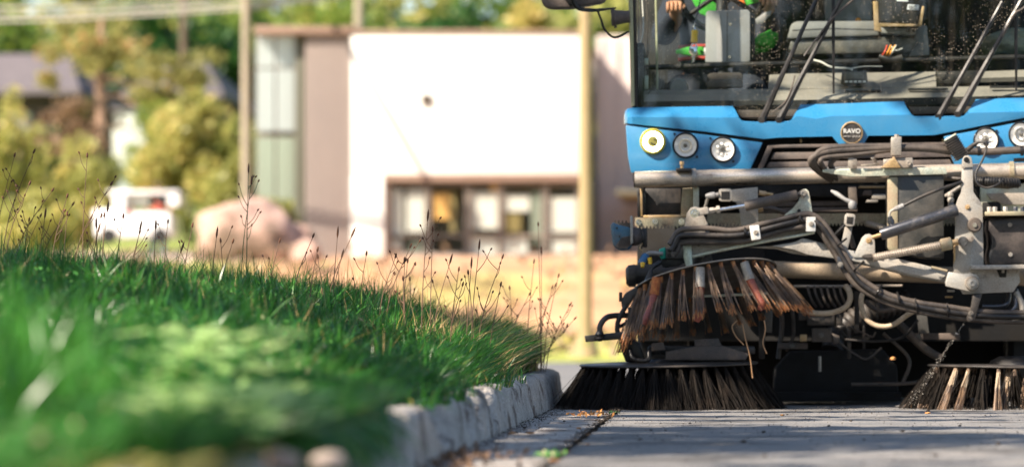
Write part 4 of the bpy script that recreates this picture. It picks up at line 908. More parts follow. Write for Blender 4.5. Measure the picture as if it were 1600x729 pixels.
# grille
PL('grille_back', [(1176, 214), (1480, 212), (1492, 268), (1172, 270)], D0 + .10, .02, 'cavity_shade', bev=0)
PL('grille_frame', [(1200, 226), (1475, 222), (1478, 227), (1207, 231.5), (1190, 268), (1182, 268)], D0 + .03, .03, 'grille_plastic')
PL('grille_frame', [(1475, 222), (1481, 222), (1503, 262), (1494, 263)], D0 + .03, .03, 'grille_plastic')
for y0, y1 in ((238, 249), (253, 262)):
    PL('grille_slat', [(1209 - (y0 - 238) * .45, y0), (1484, y0 - 4), (1489, y1 - 4), (1204 - (y0 - 238) * .45, y1)], D0 + .045, .03, 'grille_plastic')
for x in (1250, 1340, 1472): PL('grille_clip', [(x, 217), (x + 3, 217), (x + 3, 223), (x, 223)], D0 + .06, .02, 'brass', bev=.001)
# wiper wells
for (x0, x1, y0) in ((1150, 1246, 173), (1418, 1522, 168)):
    PL('wiper_well', [(x0 - 5, y0 - 8), (x1 + 8, y0 - 10), (x1 + 8, y0 + 24), (x0 - 5, y0 + 24)], D0 + .16, .02, 'cavity_shade', bev=0)
    PL('cowl_strip', [(x0 + 1, y0 - 1), (x1, y0 - 2), (x1 - 6, y0 + 9), (x0 + 8, y0 + 11)], D0 + .11, .02, 'grille_plastic')
# --- cab: pillar, side, roof, floor, back, glass
def slab(name, x0, x1, y0, y1, z0, z1, m, par=S, bev=.01): return box(name, (x0, y0, z0), (x1, y1, z1), M[m], par, bev)
XL, XR = P(984, 0, D0).x, P(1683, 0, D0).x
PL('cab_pillar', [(976, -260), (984.5, -260), (992, 166), (986, 167)], D0 + .05, .06, 'pillar', bev=.008)
PL('pillar_seal', [(984.5, -260), (990, -260), (996, 166), (992, 166)], D0 + .055, .05, 'black_paint')
PL('cab_pillar', [(1678, -260), (1690, -260), (1684, 166), (1676, 167)], D0 + .05, .06, 'pillar', bev=.008)
slab('side_door', XL + .012, XL + .05, D0 + .12, 19.75, 1.05, 1.62, 'blue_paint'); slab('side_door', XR - .05, XR - .012, D0 + .12, 19.75, 1.05, 1.62, 'blue_paint')
slab('door_liner', XL + .052, XL + .062, D0 + .10, 19.74, 1.05, 1.70, 'cab_dark', bev=.002); slab('door_liner', XL + .012, XL + .06, D0 + .104, D0 + .118, 1.05, 1.70, 'cab_dark', bev=.002)
for xx in (XL, XR):
    o = mk('side_window', [(xx, D0 + .14, 1.62), (xx, 19.7, 1.62), (xx, 19.7, 2.55), (xx, D0 + .14, 2.55)], [[0, 1, 2, 3]], M['glass'], S)
slab('cab_roof', XL - .02, XR + .02, D0 + .02, 19.8, 2.62, 2.76, 'blue_paint', bev=.04); slab('roof_header', XL, XR, D0 + .03, D0 + .12, 2.5, 2.62, 'blue_paint')
slab('cab_rear', XL, XR, 19.75, 19.82, .5, 2.62, 'cab_dark'); slab('cab_floor', XL + .03, XR - .03, D0 + .16, 19.75, .98, 1.04, 'cab_dark')
slab('hopper', XL + .06, XR - .06, 19.9, 22.6, 1.15, 2.6, 'blue_paint', bev=.08)
slab('underbody', XL + .02, XR - .02, D0 + .62, 22.4, .30, .97, 'cavity_shade'); slab('shade_sheet', XL + .03, XR - .03, D0 + 1.1, D0 + 1.14, .02, .5, 'cavity_shade')  # low sheet added behind the brushes so the underside stays black
for yy in (18.95, 21.6):
    for xx in (XL + .14, XR - .14):
        wv = lathe('wheel', (xx - .12, yy, .36), (xx + .12, yy, .36), [(0, .2), (0, .33), (.08, .36), (.92, .36), (1, .33), (1, .2)], M['tyre'], S, 28)
        lathe('rim', (xx - .125, yy, .36), (xx + .125, yy, .36), [(0, .05), (0, .19), (.1, .2), (.9, .2), (1, .19), (1, .05)], M['arm_steel'], wv, 20)
g0, g1 = P(987, 168, D0 + .075), P(1680, 168, D0 + .075)
V = []; nx = 12
for k in range(nx + 1):
    u = k / nx; x = g0.x + (g1.x - g0.x) * u; bow = .07 * (2 * u - 1) ** 2
    V += [(x, D0 + .062 + bow * .3, g0.z - .05 + .035 * u), (x, D0 + .09 + bow * .4, 2.52)]
mk('windscreen', V, [[2 * k, 2 * k + 2, 2 * k + 3, 2 * k + 1] for k in range(nx)], M['glass'], S, smooth=True)
PL('screen_band', [(990, 160), (1146, 157), (1146, 168), (988, 170)], D0 + .12, .01, 'cab_dark', bev=0); PL('screen_band', [(1236, 157), (1600, 149), (1680, 148), (1680, 160), (1236, 166)], D0 + .12, .01, 'cab_dark', bev=0)
# --- inside the cab
def shelf(name, pts, m, th=.02):
    V = [tuple(P(*p)) for p in pts]; n = len(V); V += [(v[0], v[1] + .01, v[2] - th) for v in V]
    return mk(name, V, [list(range(n)), list(range(n, 2 * n))[::-1]] + [[i, (i + 1) % n, n + (i + 1) % n, n + i] for i in range(n)], M[m], S)
dd = D0 + .15
ds = shelf('dashboard', [(996, 158, dd), (998, 148, dd + .03), (1008, 141, dd + .08), (1210, 139, dd + .12), (1460, 136, dd + .12), (1680, 133, dd + .12), (1680, 149, dd), (1460, 152, dd), (1210, 157, dd)], 'dash_grey')
for (x0, x1, y) in ((1045, 1128, 148.6), (1168, 1230, 147.5), (1320, 1378, 142), (1418, 1482, 139.5), (1546, 1640, 136)): PL('air_vent', [(x0, y), (x0 + 2, y - 1.6), (x1 - 2, y - 2), (x1, y - .4), (x1 - 2, y + 1.2), (x0 + 2, y + 1.6)], dd + .045, .02, 'black_paint', ds, bev=.001)
plathe('speaker_ring', (1020, 149, dd + .03), (1020, 149, dd + .05), [(0, 7), (0, 8.4), (1, 8.4), (1, 7)], M['black_paint'], ds, seg=20)
plathe('dash_dome', (1060, 138, dd + .12), (1060, 138, dd + .2), [(0, 13), (.5, 15), (1, 16)], M['console_grey'], ds, seg=24)
shelf('dash_upper', [(1200, 139, dd + .11), (1202, 117, dd + .26), (1236, 115, dd + .28), (1462, 112, dd + .28), (1463, 136, dd + .11)], 'dash_grey')
shelf('dash_upper', [(1530, 112, dd + .28), (1680, 106, dd + .28), (1680, 118, dd + .2), (1530, 122, dd + .2)], 'dash_grey')
PL('dash_recess', [(1464, 112), (1530, 110), (1530, 130), (1464, 131)], dd + .2, .05, 'black_paint')
o = PL('sensor_box', [(1316, 112), (1354, 110), (1356, 128), (1350, 133), (1319, 134), (1314, 129)], dd + .08, .06, 'black_paint')
PL('display', [(1320, 113), (1349, 112), (1350, 123), (1319, 124)], dd + .076, .004, 'bronze_box', o, bev=.001)
for k in range(5): PL('key_pad', [(1320 + k * 7, 126), (1325 + k * 7, 126), (1325 + k * 7, 129), (1320 + k * 7, 129)], dd + .077, .004, 'wire_white', o, bev=0)
T('sensor_cable', [(1272, 94, dd + .2), (1283, 97, dd + .16), (1300, 105, dd + .12), (1325, 107, dd + .1), (1332, 110, dd + .1)], 1.5, 'wire_white'); T('sensor_cable', [(1330, 107, dd + .1), (1350, 104, dd + .12), (1378, 104, dd + .2)], .8, 'wire_white')
T('cross_rail', [(996, 106, D0 + .46), (1240, 99, D0 + .46), (1420, 94, D0 + .46), (1680, 87, D0 + .46)], 4.4, 'black_paint', n=3)
T('cable_loom', [(1375, 88, D0 + .44), (1385, 92, D0 + .43), (1395, 93, D0 + .43), (1410, 90, D0 + .43)], 5.5, 'black_paint')
for k, (m_, x) in enumerate((('wire_red', 1378), ('wire_orange', 1383), ('wire_white', 1390), ('wire_orange', 1388))): T('loose_wire', [(x, 88, D0 + .43), (x + 5, 80, D0 + .41), (x + 8 + k, 71, D0 + .44)], 1.3, m_)
T('loose_wire', [(1392, 72, D0 + .44), (1400, 79, D0 + .42), (1410, 76, D0 + .44)], 1.1, 'wire_white')
# central console with screen on it
PL('console', [(1230, 60), (1236, 38), (1244, 33), (1370, 32), (1374, 56), (1300, 58), (1238, 61)], D0 + .55, .30, 'console_grey', bev=.012)
PL('console_lower', [(1236, 62), (1372, 57), (1430, 60), (1436, 64), (1422, 82), (1240, 86), (1232, 76)], D0 + .57, .3, 'bronze_box', bev=.01)
PL('console_seam', [(1238, 47), (1300, 44.2), (1370, 46), (1370, 47), (1300, 45.2), (1238, 48)], D0 + .548, .004, 'black_paint', bev=0)
PL('console_rear', [(1285, -40), (1362, -40), (1362, 33), (1290, 33)], D0 + .8, .1, 'console_grey', bev=.01)
plathe('beacon_button', (1341, 33, D0 + .6), (1341, 28, D0 + .6), [(0, 5), (.6, 4.4), (1, 2)], M['wire_orange'], S, seg=14)
mon = PL('monitor', [(1371, -90), (1446, -90), (1446, 30), (1442, 37), (1376, 36), (1371, 30)], D0 + .42, .09, 'cab_dark', bev=.008)
PL('sticker', [(1401, -6), (1419, -5), (1419, 3), (1401, 2)], D0 + .417, .002, 'white_sticker', mon, bev=0); st_ = PL('sticker', [(1418.5, 7), (1436, 8), (1435, 16), (1417, 15)], D0 + .417, .002, 'white_sticker', mon, bev=0)
for k, (a, b_) in enumerate(((1420, 1432), (1420, 1428), (1421, 1433))): PL('printed_line', [(a, 9.3 + k * 2), (b_, 9.8 + k * 2), (b_, 10.7 + k * 2), (a, 10.2 + k * 2)], D0 + .4155, .001, 'black_paint', mon, bev=0)
PL('monitor_bracket', [(1364, 2), (1372, 2), (1373, 36), (1440, 38), (1440, 41), (1376, 42), (1378, 50), (1366, 48)], D0 + .415, .015, 'brass')
PL('monitor_bracket', [(1441, 10), (1445, 10), (1440, 40), (1434, 40)], D0 + .41, .012, 'brass')
PL('console_tray', [(1376, 43), (1432, 46), (1430, 54), (1378, 52)], D0 + .5, .1, 'console_grey')
PL('console_side', [(1436, 40), (1448, 40), (1452, 86), (1420, 88)], D0 + .6, .2, 'console_grey')
for x in (1418, 1428): plathe('knob', (x, 48, D0 + .47), (x, 48, D0 + .52), [(0, .5), (0, 3), (1, 3.4)], M['black_paint'], S, seg=12)
# grey instrument box in front of the wheel
ib = PL('instrument_box', [(1103, 20), (1106, 17), (1168, 15), (1172, 19), (1172, 94), (1170, 97), (1104, 98), (1102, 96)], D0 + .5, .12, 'box_grey', bev=.006)
PL('box_side', [(1172, 19), (1180, 22), (1180, 92), (1172, 95)], D0 + .52, .12, 'black_paint', ib)
PL('box_seam', [(1136, 20), (1137, 20), (1136.6, 96), (1135.6, 96)], D0 + .4985, .003, 'black_paint', ib, bev=0)
for (x, y) in ((1141, 38), (1140, 89)): plathe('box_screw', (x, y, D0 + .494), (x, y, D0 + .502), [(0, .6), (0, 2.6), (1, 2.8)], M['chrome'], ib, seg=12)
for k in range(2): PL('pedal_pad', [(1104, 118 + 10 * k), (1110, 114 + 10 * k), (1156, 113 + 10 * k), (1161, 117 + 10 * k), (1161, 126 + 11 * k), (1104, 128 + 11 * k)], D0 + .34 - .03 * k, .05, 'dusty_rubber', bev=.008)
for x in (996, 1010, 1024): T('trim_edge', [(x, -40, D0 + .35), (x + 2, 60, D0 + .34), (x + 3, 140, D0 + .33)], 1.1 if x != 1024 else 1.8, 'dusty_rubber' if x != 1024 else 'pillar')
T('pillar_cable', [(1002, -20, D0 + .2), (1005, 30, D0 + .18), (1004, 55, D0 + .16), (997, 78, D0 + .16), (995, 95, D0 + .16)], 1.1, 'wire_white')
for (y0, y1) in ((91, 101), (118, 140)): B('hinge', 1006, y0, 1013, y1, D0 + .3, .03, 'pale_zinc')
for y in (94, 123): plathe('hinge_bolt', (1000, y, D0 + .29), (1000, y, D0 + .31), [(0, 2), (0, 3.6), (1, 3.6), (1, 2)], M['chrome'], S, seg=14)
slab('driver_seat', -.36, .2, 18.95, 19.5, 1.28, 1.42, 'seat_fabric', bev=.05); slab('seat_back', -.34, .18, 19.45, 19.6, 1.38, 2.2, 'seat_fabric', bev=.06); slab('seat_base', -.25, .1, 19.05, 19.4, 1.04, 1.28, 'cab_dark')
slab('passenger_seat', 1.0, 1.5, 18.95, 19.5, 1.3, 1.44, 'seat_fabric', bev=.05); slab('seat_back', 1.02, 1.48, 19.45, 19.6, 1.4, 2.2, 'seat_fabric', bev=.06)
# steering wheel
c = P(1128, -12, 18.62); tl = Matrix.Rotation(R(-62), 3, 'X'); pts = [c + tl @ Vector((.205 * math.cos(a), .205 * math.sin(a), 0)) for a in np.linspace(0, 6.283, 33)]
sw = tubew('steering_wheel', pts, .016, M['black_paint'], S, seg=10, n=2)
for a in (.6, 2.5, 4.7): tubew('spoke', [c, c + tl @ Vector((.2 * math.cos(a), .2 * math.sin(a), 0))], .012, M['black_paint'], sw)
lathe('hub', c + tl @ Vector((0, 0, -.02)), c + tl @ Vector((0, 0, .03)), [(0, .06), (1, .045)], M['black_paint'], sw); tubew('steering_column', [c, (c.x, 18.45, 1.55), (c.x, 18.4, 1.08)], .03, M['cab_dark'], S)
# wipers: arms and blades
def wiper(p, q, r, lk=None, blade=None):
    a = tube('wiper', [(*p, D0 + .02), (p[0] + (q[0] - p[0]) * .4, p[1] + (q[1] - p[1]) * .4, D0 + .005), (*q, D0 + .04)], [r, r * .62, r * .55], M['black_paint'], S, seg=7)
    plathe('pivot', (p[0], p[1] - 1, D0 + .0), (p[0], p[1] - 1, D0 + .09), [(0, 2), (0, 5), (1, 6)], M['black_paint'], a, seg=14)
    return a
w1 = wiper((1190, 189), (1302, -60), 5.5); w2 = wiper((1217, 189), (1345, -60), 6); w3 = wiper((1466, 184), (1566, 3), 5.5); w4 = wiper((1496, 180), (1630, -60), 6.5)
for (wv, x, y0) in ((w1, 1302.5, 146), (w3, 1588, 141)):
    PL('wiper_blade', [(x - 3.4, -190), (x + 1.8, -190), (x + 2.2, 60), (x + 1.5, y0), (x - 1.2, y0), (x - 2.8, 60)], D0 + .035, .02, 'black_paint', wv, bev=.001)
T('washer_hose', [(1206, 176, D0 + .01), (1226, 160, D0), (1236, 140, D0), (1242, 118, D0)], 1.0, 'dusty_rubber', w2); T('wiper_link', [(1256, 88, D0), (1300, 30, D0), (1340, -8, D0 + .01), (1380, -60, D0 + .02)], 1.6, 'dusty_rubber', w2)
T('wiper_link', [(1566, 58, D0), (1585, 22, D0), (1604, 8, D0), (1660, -60, D0 + .02)], 1.6, 'dusty_rubber', w4)
# mirror at the upper left
mr = thing  # noqa
mp_ = plate('mirror_housing', [(842, -70), (846, 5), (852, 11), (862, 13.5), (893, 13), (942, 4), (948, -4), (950, -70)], D0 - .12, .10, M['grille_plastic'], S, bev=.02, seg=3)
PL('mirror_back_rib', [(868, -20), (884, -20), (905, 9), (890, 10)], D0 - .125, .01, 'black_paint', mp_)
T('mirror_arm', [(892, -30, D0 - .18), (896, 2, D0 - .17), (904, 13, D0 - .15), (920, 16, D0 - .1), (940, 15.5, D0 - .04), (962, 12.5, D0 + .03)], [3.6, 3.6, 3.4, 3.2, 2.4, 1.4], 'black_paint')
plathe('mirror_mount', (955, 28, D0 + .05), (984, 26, D0 + .05), [(0, 11), (.02, 13), (.2, 13.6), (.24, 12), (.8, 9.5), (1, 9.5)], M['grille_plastic'], S)
T('mirror_cable', [(934, 18, D0 - .04), (939, 30, D0 - .02), (944, 45, D0), (955, 57, D0 + .02), (966, 58, D0 + .04), (982, 50, D0 + .06)], 1.8, 'black_paint')
plathe('bolt', (962, 44, D0 + .04), (962, 40, D0 + .04), [(0, 2.4), (1, 2.4)], M['black_paint'], S, seg=6)
# --- bumper bar and its brackets
bb = T('bumper_bar', [(992, 280.5, 17.72), (1300, 273.5, 17.72), (1690, 265, 17.72)], 12.8, 'pipe_steel', n=3, seg=28)
T('bar_end_cap', [(990.5, 280.5, 17.72), (992.5, 280.5, 17.72)], 12.2, 'cast_iron', bb, seg=24)
plathe('clamp_band', (1081, 278.5, 17.72), (1088, 278.3, 17.72), [(0, 12.9), (0, 15), (1, 15), (1, 12.9)], M['zinc'], S, seg=26); plathe('clamp_band', (1577, 267.5, 17.72), (1584, 267.4, 17.72), [(0, 12.9), (0, 15.5), (1, 15.5), (1, 12.9)], M['rack_steel'], S, seg=26)
B('clamp_tongue', 1056, 262.5, 1081, 267.5, 17.66, .06, 'cast_iron'); plathe('bolt', (1065.5, 263, 17.69), (1065.5, 252, 17.69), [(0, 3), (.35, 3), (.36, 2), (.5, 2), (.51, 4), (1, 3.8)], M['brass'], S, seg=6)
T('bar_stub', [(1584, 250, 17.8), (1690, 246, 17.8)], 3.2, 'grille_plastic')
# dark pipe across the right lamps
T('spray_pipe', [(1500, 236.5, 17.76), (1560, 236, 17.76), (1690, 229, 17.76)], 6, 'dusty_rubber', n=3, seg=14)
for x in (1529, 1596): plathe('pipe_clip', (x - 2, 236, 17.76), (x + 3, 235.6, 17.76), [(0, 6.1), (0, 7.6), (1, 7.6), (1, 6.1)], M['black_paint'], S, seg=16)
# hose loop lying over the bar
for k, (a, b_) in enumerate((((0, 0), 5.2), ((4, -5), 4.6), ((12, 8), 4.0))):
    dx, dy = a
    T('hose_loop', [(1500, 238 + dy * .4, 17.60), (1455, 232 + dy * .3, 17.58), (1400, 231 + dy * .3, 17.57), (1340, 233 + dy, 17.56), (1292, 237 + dy, 17.55), (1270 + dx, 246 + dy * .6, 17.54), (1268 + dx * 1.3, 256, 17.56), (1280 + dx, 268, 17.62), (1300 + dx, 282, 17.72)], b_, 'dusty_rubber', seg=12)
T('braided_hose', [(1360, 232, 17.62), (1332, 238, 17.6), (1315, 243, 17.58), (1302, 250, 17.58), (1298, 258, 17.6), (1306, 272, 17.68)], 4.4, 'dusty_rubber', rib=.0008, pitch=.006)
pb = PL('post', [(1392.5, 214), (1409, 213), (1408.5, 243), (1392, 243)], 17.54, .06, 'zinc', bev=.005); plathe('bolt', (1401, 214, 17.57), (1401, 210, 17.57), [(0, 4), (1, 4)], M['zinc'], pb, seg=6)
PL('post_gusset', [(1397, 244), (1408, 262), (1376, 262)], 17.52, .05, 'brass'); PL('post_foot', [(1380, 249), (1397, 247), (1426, 246), (1427, 262), (1380, 263)], 17.56, .08, 'zinc')
for x in (1389, 1420): bolt(x, 255, 17.55, 4, S)
PL('hook_plate', [(1360, 246), (1366, 246), (1374, 254), (1372, 258), (1345, 260), (1345, 257), (1366, 255)], 17.56, .012, 'zinc', bev=.002); PL('hose_tab', [(1325, 245), (1339, 248), (1339, 264), (1325, 262)], 17.56, .012, 'zinc')
PL('sliding_rail', [(1285, 264), (1478, 261), (1480, 272), (1330, 276), (1285, 269)], 17.58, .03, 'pale_zinc')
# --- behind the bar: supports, radiator slats, rack
PL('rubber_flap', [(1008, 294), (1064, 294), (1064, 338), (1008, 339)], 17.85, .03, 'rubber'); PL('side_strip', [(995, 294), (1006, 294), (1007, 340), (998, 340)], 17.8, .05, 'black_paint'); PL('side_trim', [(1000, 294), (1004, 294), (1004, 338), (1001, 338)], 17.78, .02, 'brass')
PL('chassis_plate', [(1000, 338), (1190, 338), (1200, 470), (1010, 462)], 18.0, .05, 'cavity_shade'); PL('hanger', [(1066, 294), (1082, 293), (1083, 322), (1076, 340), (1064, 340), (1064, 322)], 17.80, .05, 'rack_steel')
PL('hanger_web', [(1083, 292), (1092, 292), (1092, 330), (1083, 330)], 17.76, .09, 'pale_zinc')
PL('rear_panel', [(1095, 292), (1395, 286), (1395, 420), (1095, 425)], 18.28, .03, 'cavity_shade', bev=0)
for (x0, x1, y0, y1) in ((1195, 1320, 291, 295), (1180, 1322, 299, 308), (1175, 1330, 314, 322), (1170, 1340, 324, 331)): PL('radiator_slat', [(x0, y0 + 1), (x1, y0 - 1), (x1, y1 - 1), (x0, y1 + 1)], 18.1, .05, 'grille_plastic')
for (x0, x1, y0, y1, m_) in ((1347, 1362, 297, 305, 'grille_plastic'), (1361, 1390, 303, 311, 'zinc'), (1352, 1372, 312, 316, 'zinc'), (1340, 1392, 290, 294, 'brass')): PL('cast_rib', [(x0 + 3, y0), (x1, y0), (x1, y1), (x0, y1)], 18.05, .05, m_)
PL('radiator_bracket', [(1325, 290), (1338, 290), (1340, 318), (1332, 330), (1326, 312)], 18.02, .03, 'dusty_rubber')
def rack(x0, x1, ya, yb, D, m, up=False, name='toothed_rack'):
    """flat bar with square cut teeth along one edge"""
    s = (yb - ya); pts = []; pitch = 5.6; n = int((x1 - x0) / pitch)
    if not up:
        pts = [(x0, ya), (x1, ya), (x1, yb - 4)]
        for k in range(n):
            x = x1 - k * pitch; pts += [(x - .3, yb - 4), (x - 1.7, yb), (x - 3.1, yb), (x - 4.6, yb - 4)]
        pts += [(x0, yb - 4)]
    else:
        pts = [(x1, yb), (x0, yb), (x0, ya + 4)]
        for k in range(n):
            x = x0 + k * pitch; pts += [(x + .3, ya + 4), (x + 1.7, ya), (x + 3.1, ya), (x + 4.6, ya + 4)]
        pts += [(x1, ya + 4)]
    return PL(name, pts, D, .02, m, bev=0)
rack(992, 1072, 339.5, 356.5, 17.74, 'rack_steel'); rack(1105, 1500, 333, 352.5, 17.86, 'rack_steel'); rack(959, 986, 344, 356, 17.86, 'cast_iron', True)
for x, y in ((998, 347), (1023, 346.5), (1065, 346)): bolt(x, y, 17.74, 3.4, S, M['chrome'], False)
PL('rack_guide', [(1005, 336), (1074, 335), (1074, 339), (1005, 340)], 17.76, .04, 'brass')
# side work lamp on the far left
pts = [(953.5, 352), (958, 346), (963, 350), (984, 355), (990, 362), (988, 382), (982, 390), (968, 391), (958, 384)]
lw = PL('side_camera', pts, 17.55, .12, 'blue_plug', bev=.012, seg=3); lw.data.materials[0] = mat('camera_blue', (.035, .12, .20), .35, 0, (.10, .12, .13), .4, 20)
PL('camera_face', [(961, 384), (972, 370), (985, 368), (987, 381), (980, 388), (967, 389)], 17.545, .02, 'grille_plastic', lw)
for k in range(6): T('camera_rib', [(966 + k * 3.2, 386 - k * .3, 17.543), (970 + k * 3, 372 - k * .8, 17.543)], .6, 'cast_iron', lw, seg=5)
for (x, y) in ((964, 356), (968, 369)): plathe('camera_screw', (x, y, 17.544), (x, y, 17.55), [(0, .3), (0, 1.6), (1, 1.7)], M['black_paint'], lw, seg=8)
PL('camera_bracket', [(984.5, 337), (988.5, 337), (989, 380), (985, 381)], 17.5, .08, 'arm_steel'); plathe('camera_mount', (986, 370, 17.58), (1003, 367, 17.6), [(0, 14), (.3, 15), (.7, 13), (1, 9)], M['grille_plastic'], S)
T('camera_cable', [(1001, 358, 17.55), (1004, 372, 17.54), (1002, 388, 17.56)], 1.4, 'black_paint'); PL('cable_block', [(1003, 356), (1011, 356), (1011, 386), (1004, 386)], 17.58, .05, 'black_paint')
T('cable_tail', [(1003, 380, 17.54), (1000, 387, 17.52), (1003, 391, 17.52)], 1, 'brass')
# --- left hand arm: ram, ears, curved flat bar, hoses, clamps
ear = PL('pivot_ear', [(1067, 402), (1070, 350), (1073, 333), (1079, 324.5), (1087, 322), (1095, 325.5), (1100, 337), (1108, 354), (1109, 372), (1100, 402)], 17.56, .02, 'arm_steel')
PL('arm_root', [(1067, 376), (1080, 376), (1082, 412), (1088, 421), (1073, 421), (1068, 402)], 17.54, .03, 'pale_zinc')
plathe('ram_rod', (1122, 328, 17.5), (1170, 320, 17.5), [(0, 3), (1, 3)], M['chrome'], S)
plathe('ram', (1164, 322, 17.5), (1246, 304, 17.5), [(0, 3), (0, 7.6), (.04, 8.2), (.1, 8), (.97, 8), (1, 6.8), (1, 3)], M['dusty_rubber'], S, seg=22)
PL('clevis', [(1079, 337), (1080, 329), (1086, 326), (1106, 322.5), (1108, 333.5), (1088, 338)], 17.48, .03, 'arm_steel', bev=.005); plathe('lock_nut', (1106, 329.5, 17.5), (1125, 326.5, 17.5), [(0, 5), (.5, 5), (.51, 4), (.7, 4), (.71, 6.4), (1, 6.4)], M['arm_steel'], S, seg=6)
bolt(1085, 332.5, 17.48, 5, S, M['chrome'])
ear2 = PL('pivot_ear', [(1225, 336), (1238, 326), (1246, 316), (1250, 308), (1251, 299), (1254, 295.5), (1260, 295), (1264, 299), (1269.5, 331), (1270, 350), (1228, 352)], 17.53, .018, 'pale_zinc'); bolt(1255, 302.5, 17.53, 4.6, S)
plathe('ram_eye', (1243, 304.5, 17.5), (1251, 303, 17.5), [(0, 4), (1, 4)], M['cast_iron'], S); bolt(1248.5, 329, 17.53, 2, S, M['black_paint'])
sq = PL('square_tube', [(1123, 297), (1126, 294.8), (1141, 294.8), (1143.5, 297), (1143.5, 312), (1141, 314.3), (1126, 314.3), (1123, 312)], 17.5, .06, 'arm_steel', bev=.002)
PL('tube_bore', [(1127, 299), (1140, 299), (1140, 311), (1127, 311)], 17.497, .004, 'cavity_shade', sq, bev=0)
PL('carriage_plate', [(1143.5, 296), (1184, 292), (1185, 352), (1176, 356), (1158, 352), (1156, 330), (1150, 316), (1143.5, 314)], 17.60, .02, 'arm_steel')
plathe('hose_union', (1102, 306, 17.5), (1123, 304, 17.5), [(0, 2.6), (.2, 4.2), (.45, 5.4), (.7, 5.4), (.71, 3.6), (1, 3.6)], M['grey_plug'], S, seg=10); plathe('hose_union', (1186, 301, 17.6), (1208, 304, 17.6), [(0, 4), (.5, 4), (.51, 2.8), (1, 2.4)], M['brass'], S, seg=10)
T('lever_rod', [(1106, 309, 17.52), (1101, 326, 17.55)], 2.4, 'arm_steel'); T('brake_line', [(1199, 302, 17.64), (1206, 300, 17.6), (1212, 303, 17.62), (1206, 305, 17.62)], .8, 'black_paint')
T('coupling', [(1184, 327, 17.66), (1200, 325, 17.66), (1215, 328, 17.66), (1230, 334, 17.68)], [5, 4.6, 3.8, 4.2], 'dusty_rubber'); plathe('coupling_nut', (1184, 327, 17.63), (1192, 325, 17.63), [(0, 4), (0, 6), (1, 6), (1, 4)], M['brass'], S, seg=6)
# curved flat bar with rolled lip
PL('arm_bar', [(1078, 377), (1120, 377), (1160, 373), (1200, 365), (1240, 357), (1256, 353), (1272, 352), (1272, 366), (1240, 369), (1200, 376), (1160, 384), (1120, 391), (1081, 401)], 17.55, .02, 'arm_steel')
T('arm_lip', [(1082, 401, 17.54), (1120, 392, 17.53), (1160, 384, 17.52), (1200, 376, 17.52), (1240, 369, 17.52), (1273, 362.5, 17.52)], 2.6, 'pale_zinc', seg=8)
T('arm_edge', [(1150, 374, 17.52), (1190, 362, 17.51), (1230, 352, 17.51), (1262, 347, 17.51)], 2.2, 'pale_zinc', seg=8); bolt(1091, 379, 17.54, 3.6, S)
# hydraulic hoses bundled on the arm
bundle = [(1046, 382), (1052, 372), (1062, 361), (1082, 357), (1110, 357), (1140, 359), (1165, 357), (1190, 350), (1225, 341), (1252, 335), (1268, 335), (1285, 346), (1300, 366), (1316, 390), (1332, 417), (1352, 440), (1385, 458), (1430, 471), (1480, 479), (1540, 487), (1600, 488), (1650, 486)]
for k, (off, r, dz) in enumerate(((0, 4.4, 0), (9, 4.4, -.012), (18.5, 5.0, .01), (13, 4.2, .03))):
    pts = []
    for i, (x, y) in enumerate(bundle):
        t_ = i / (len(bundle) - 1); sp_ = off * (1 if i < 11 else .72) * (1.12 if 2 < i < 5 else 1); nx_, ny_ = (0, 1) if i < 10 else ((-.75, .6) if i < 16 else (-.1, 1))
        if i == 10: nx_, ny_ = -.35, .9
        pts.append((x + nx_ * sp_ + (3 * k if i < 2 else 0), y + ny_ * sp_ + (2 * ns(i * .7, k)), 17.49 + dz + .012 * ns(i * .5, k * 3)))
    T('hydraulic_hose', pts, r, 'dusty_rubber' if k in (0, 2) else 'rubber', seg=12, n=6)
for (x, y, a) in ((1180, 363, -.1), (1267, 350, .05)):
    c_, s_ = math.cos(a), math.sin(a); q = [(x + u * c_ - v * s_, y + u * s_ + v * c_) for u, v in ((-8, -11), (7, -11.5), (8, 11), (-7, 12))]
    cl = PL('hose_clamp', q, 17.462, .03, 'arm_steel'); cl.data.materials[0] = M['white_clamp'] if 'white_clamp' in M else mat('white_clamp', (.62, .64, .63), .45, .2, (.42, .38, .33), .35, 14, .1); bolt(x + 1, y, 17.462, 2.8, S)
def tie(x, y, a, L, r=1.5):
    T('cable_tie', [(x - math.sin(a) * L, y - math.cos(a) * L, 17.50), (x, y, 17.452), (x + math.sin(a) * L, y + math.cos(a) * L, 17.50)], r, 'black_paint', seg=6)
for (x, y, a, L) in ((1250, 341, 0, 9), (1164, 362, 0, 9), (1313, 380, -.9, 12), (1340, 417, -.8, 13), (1372, 455, -.5, 12), (1405, 467, .3, 11), (1432, 478, .2, 12), (1481, 485, .1, 11)): tie(x, y, a, L, 1.7)
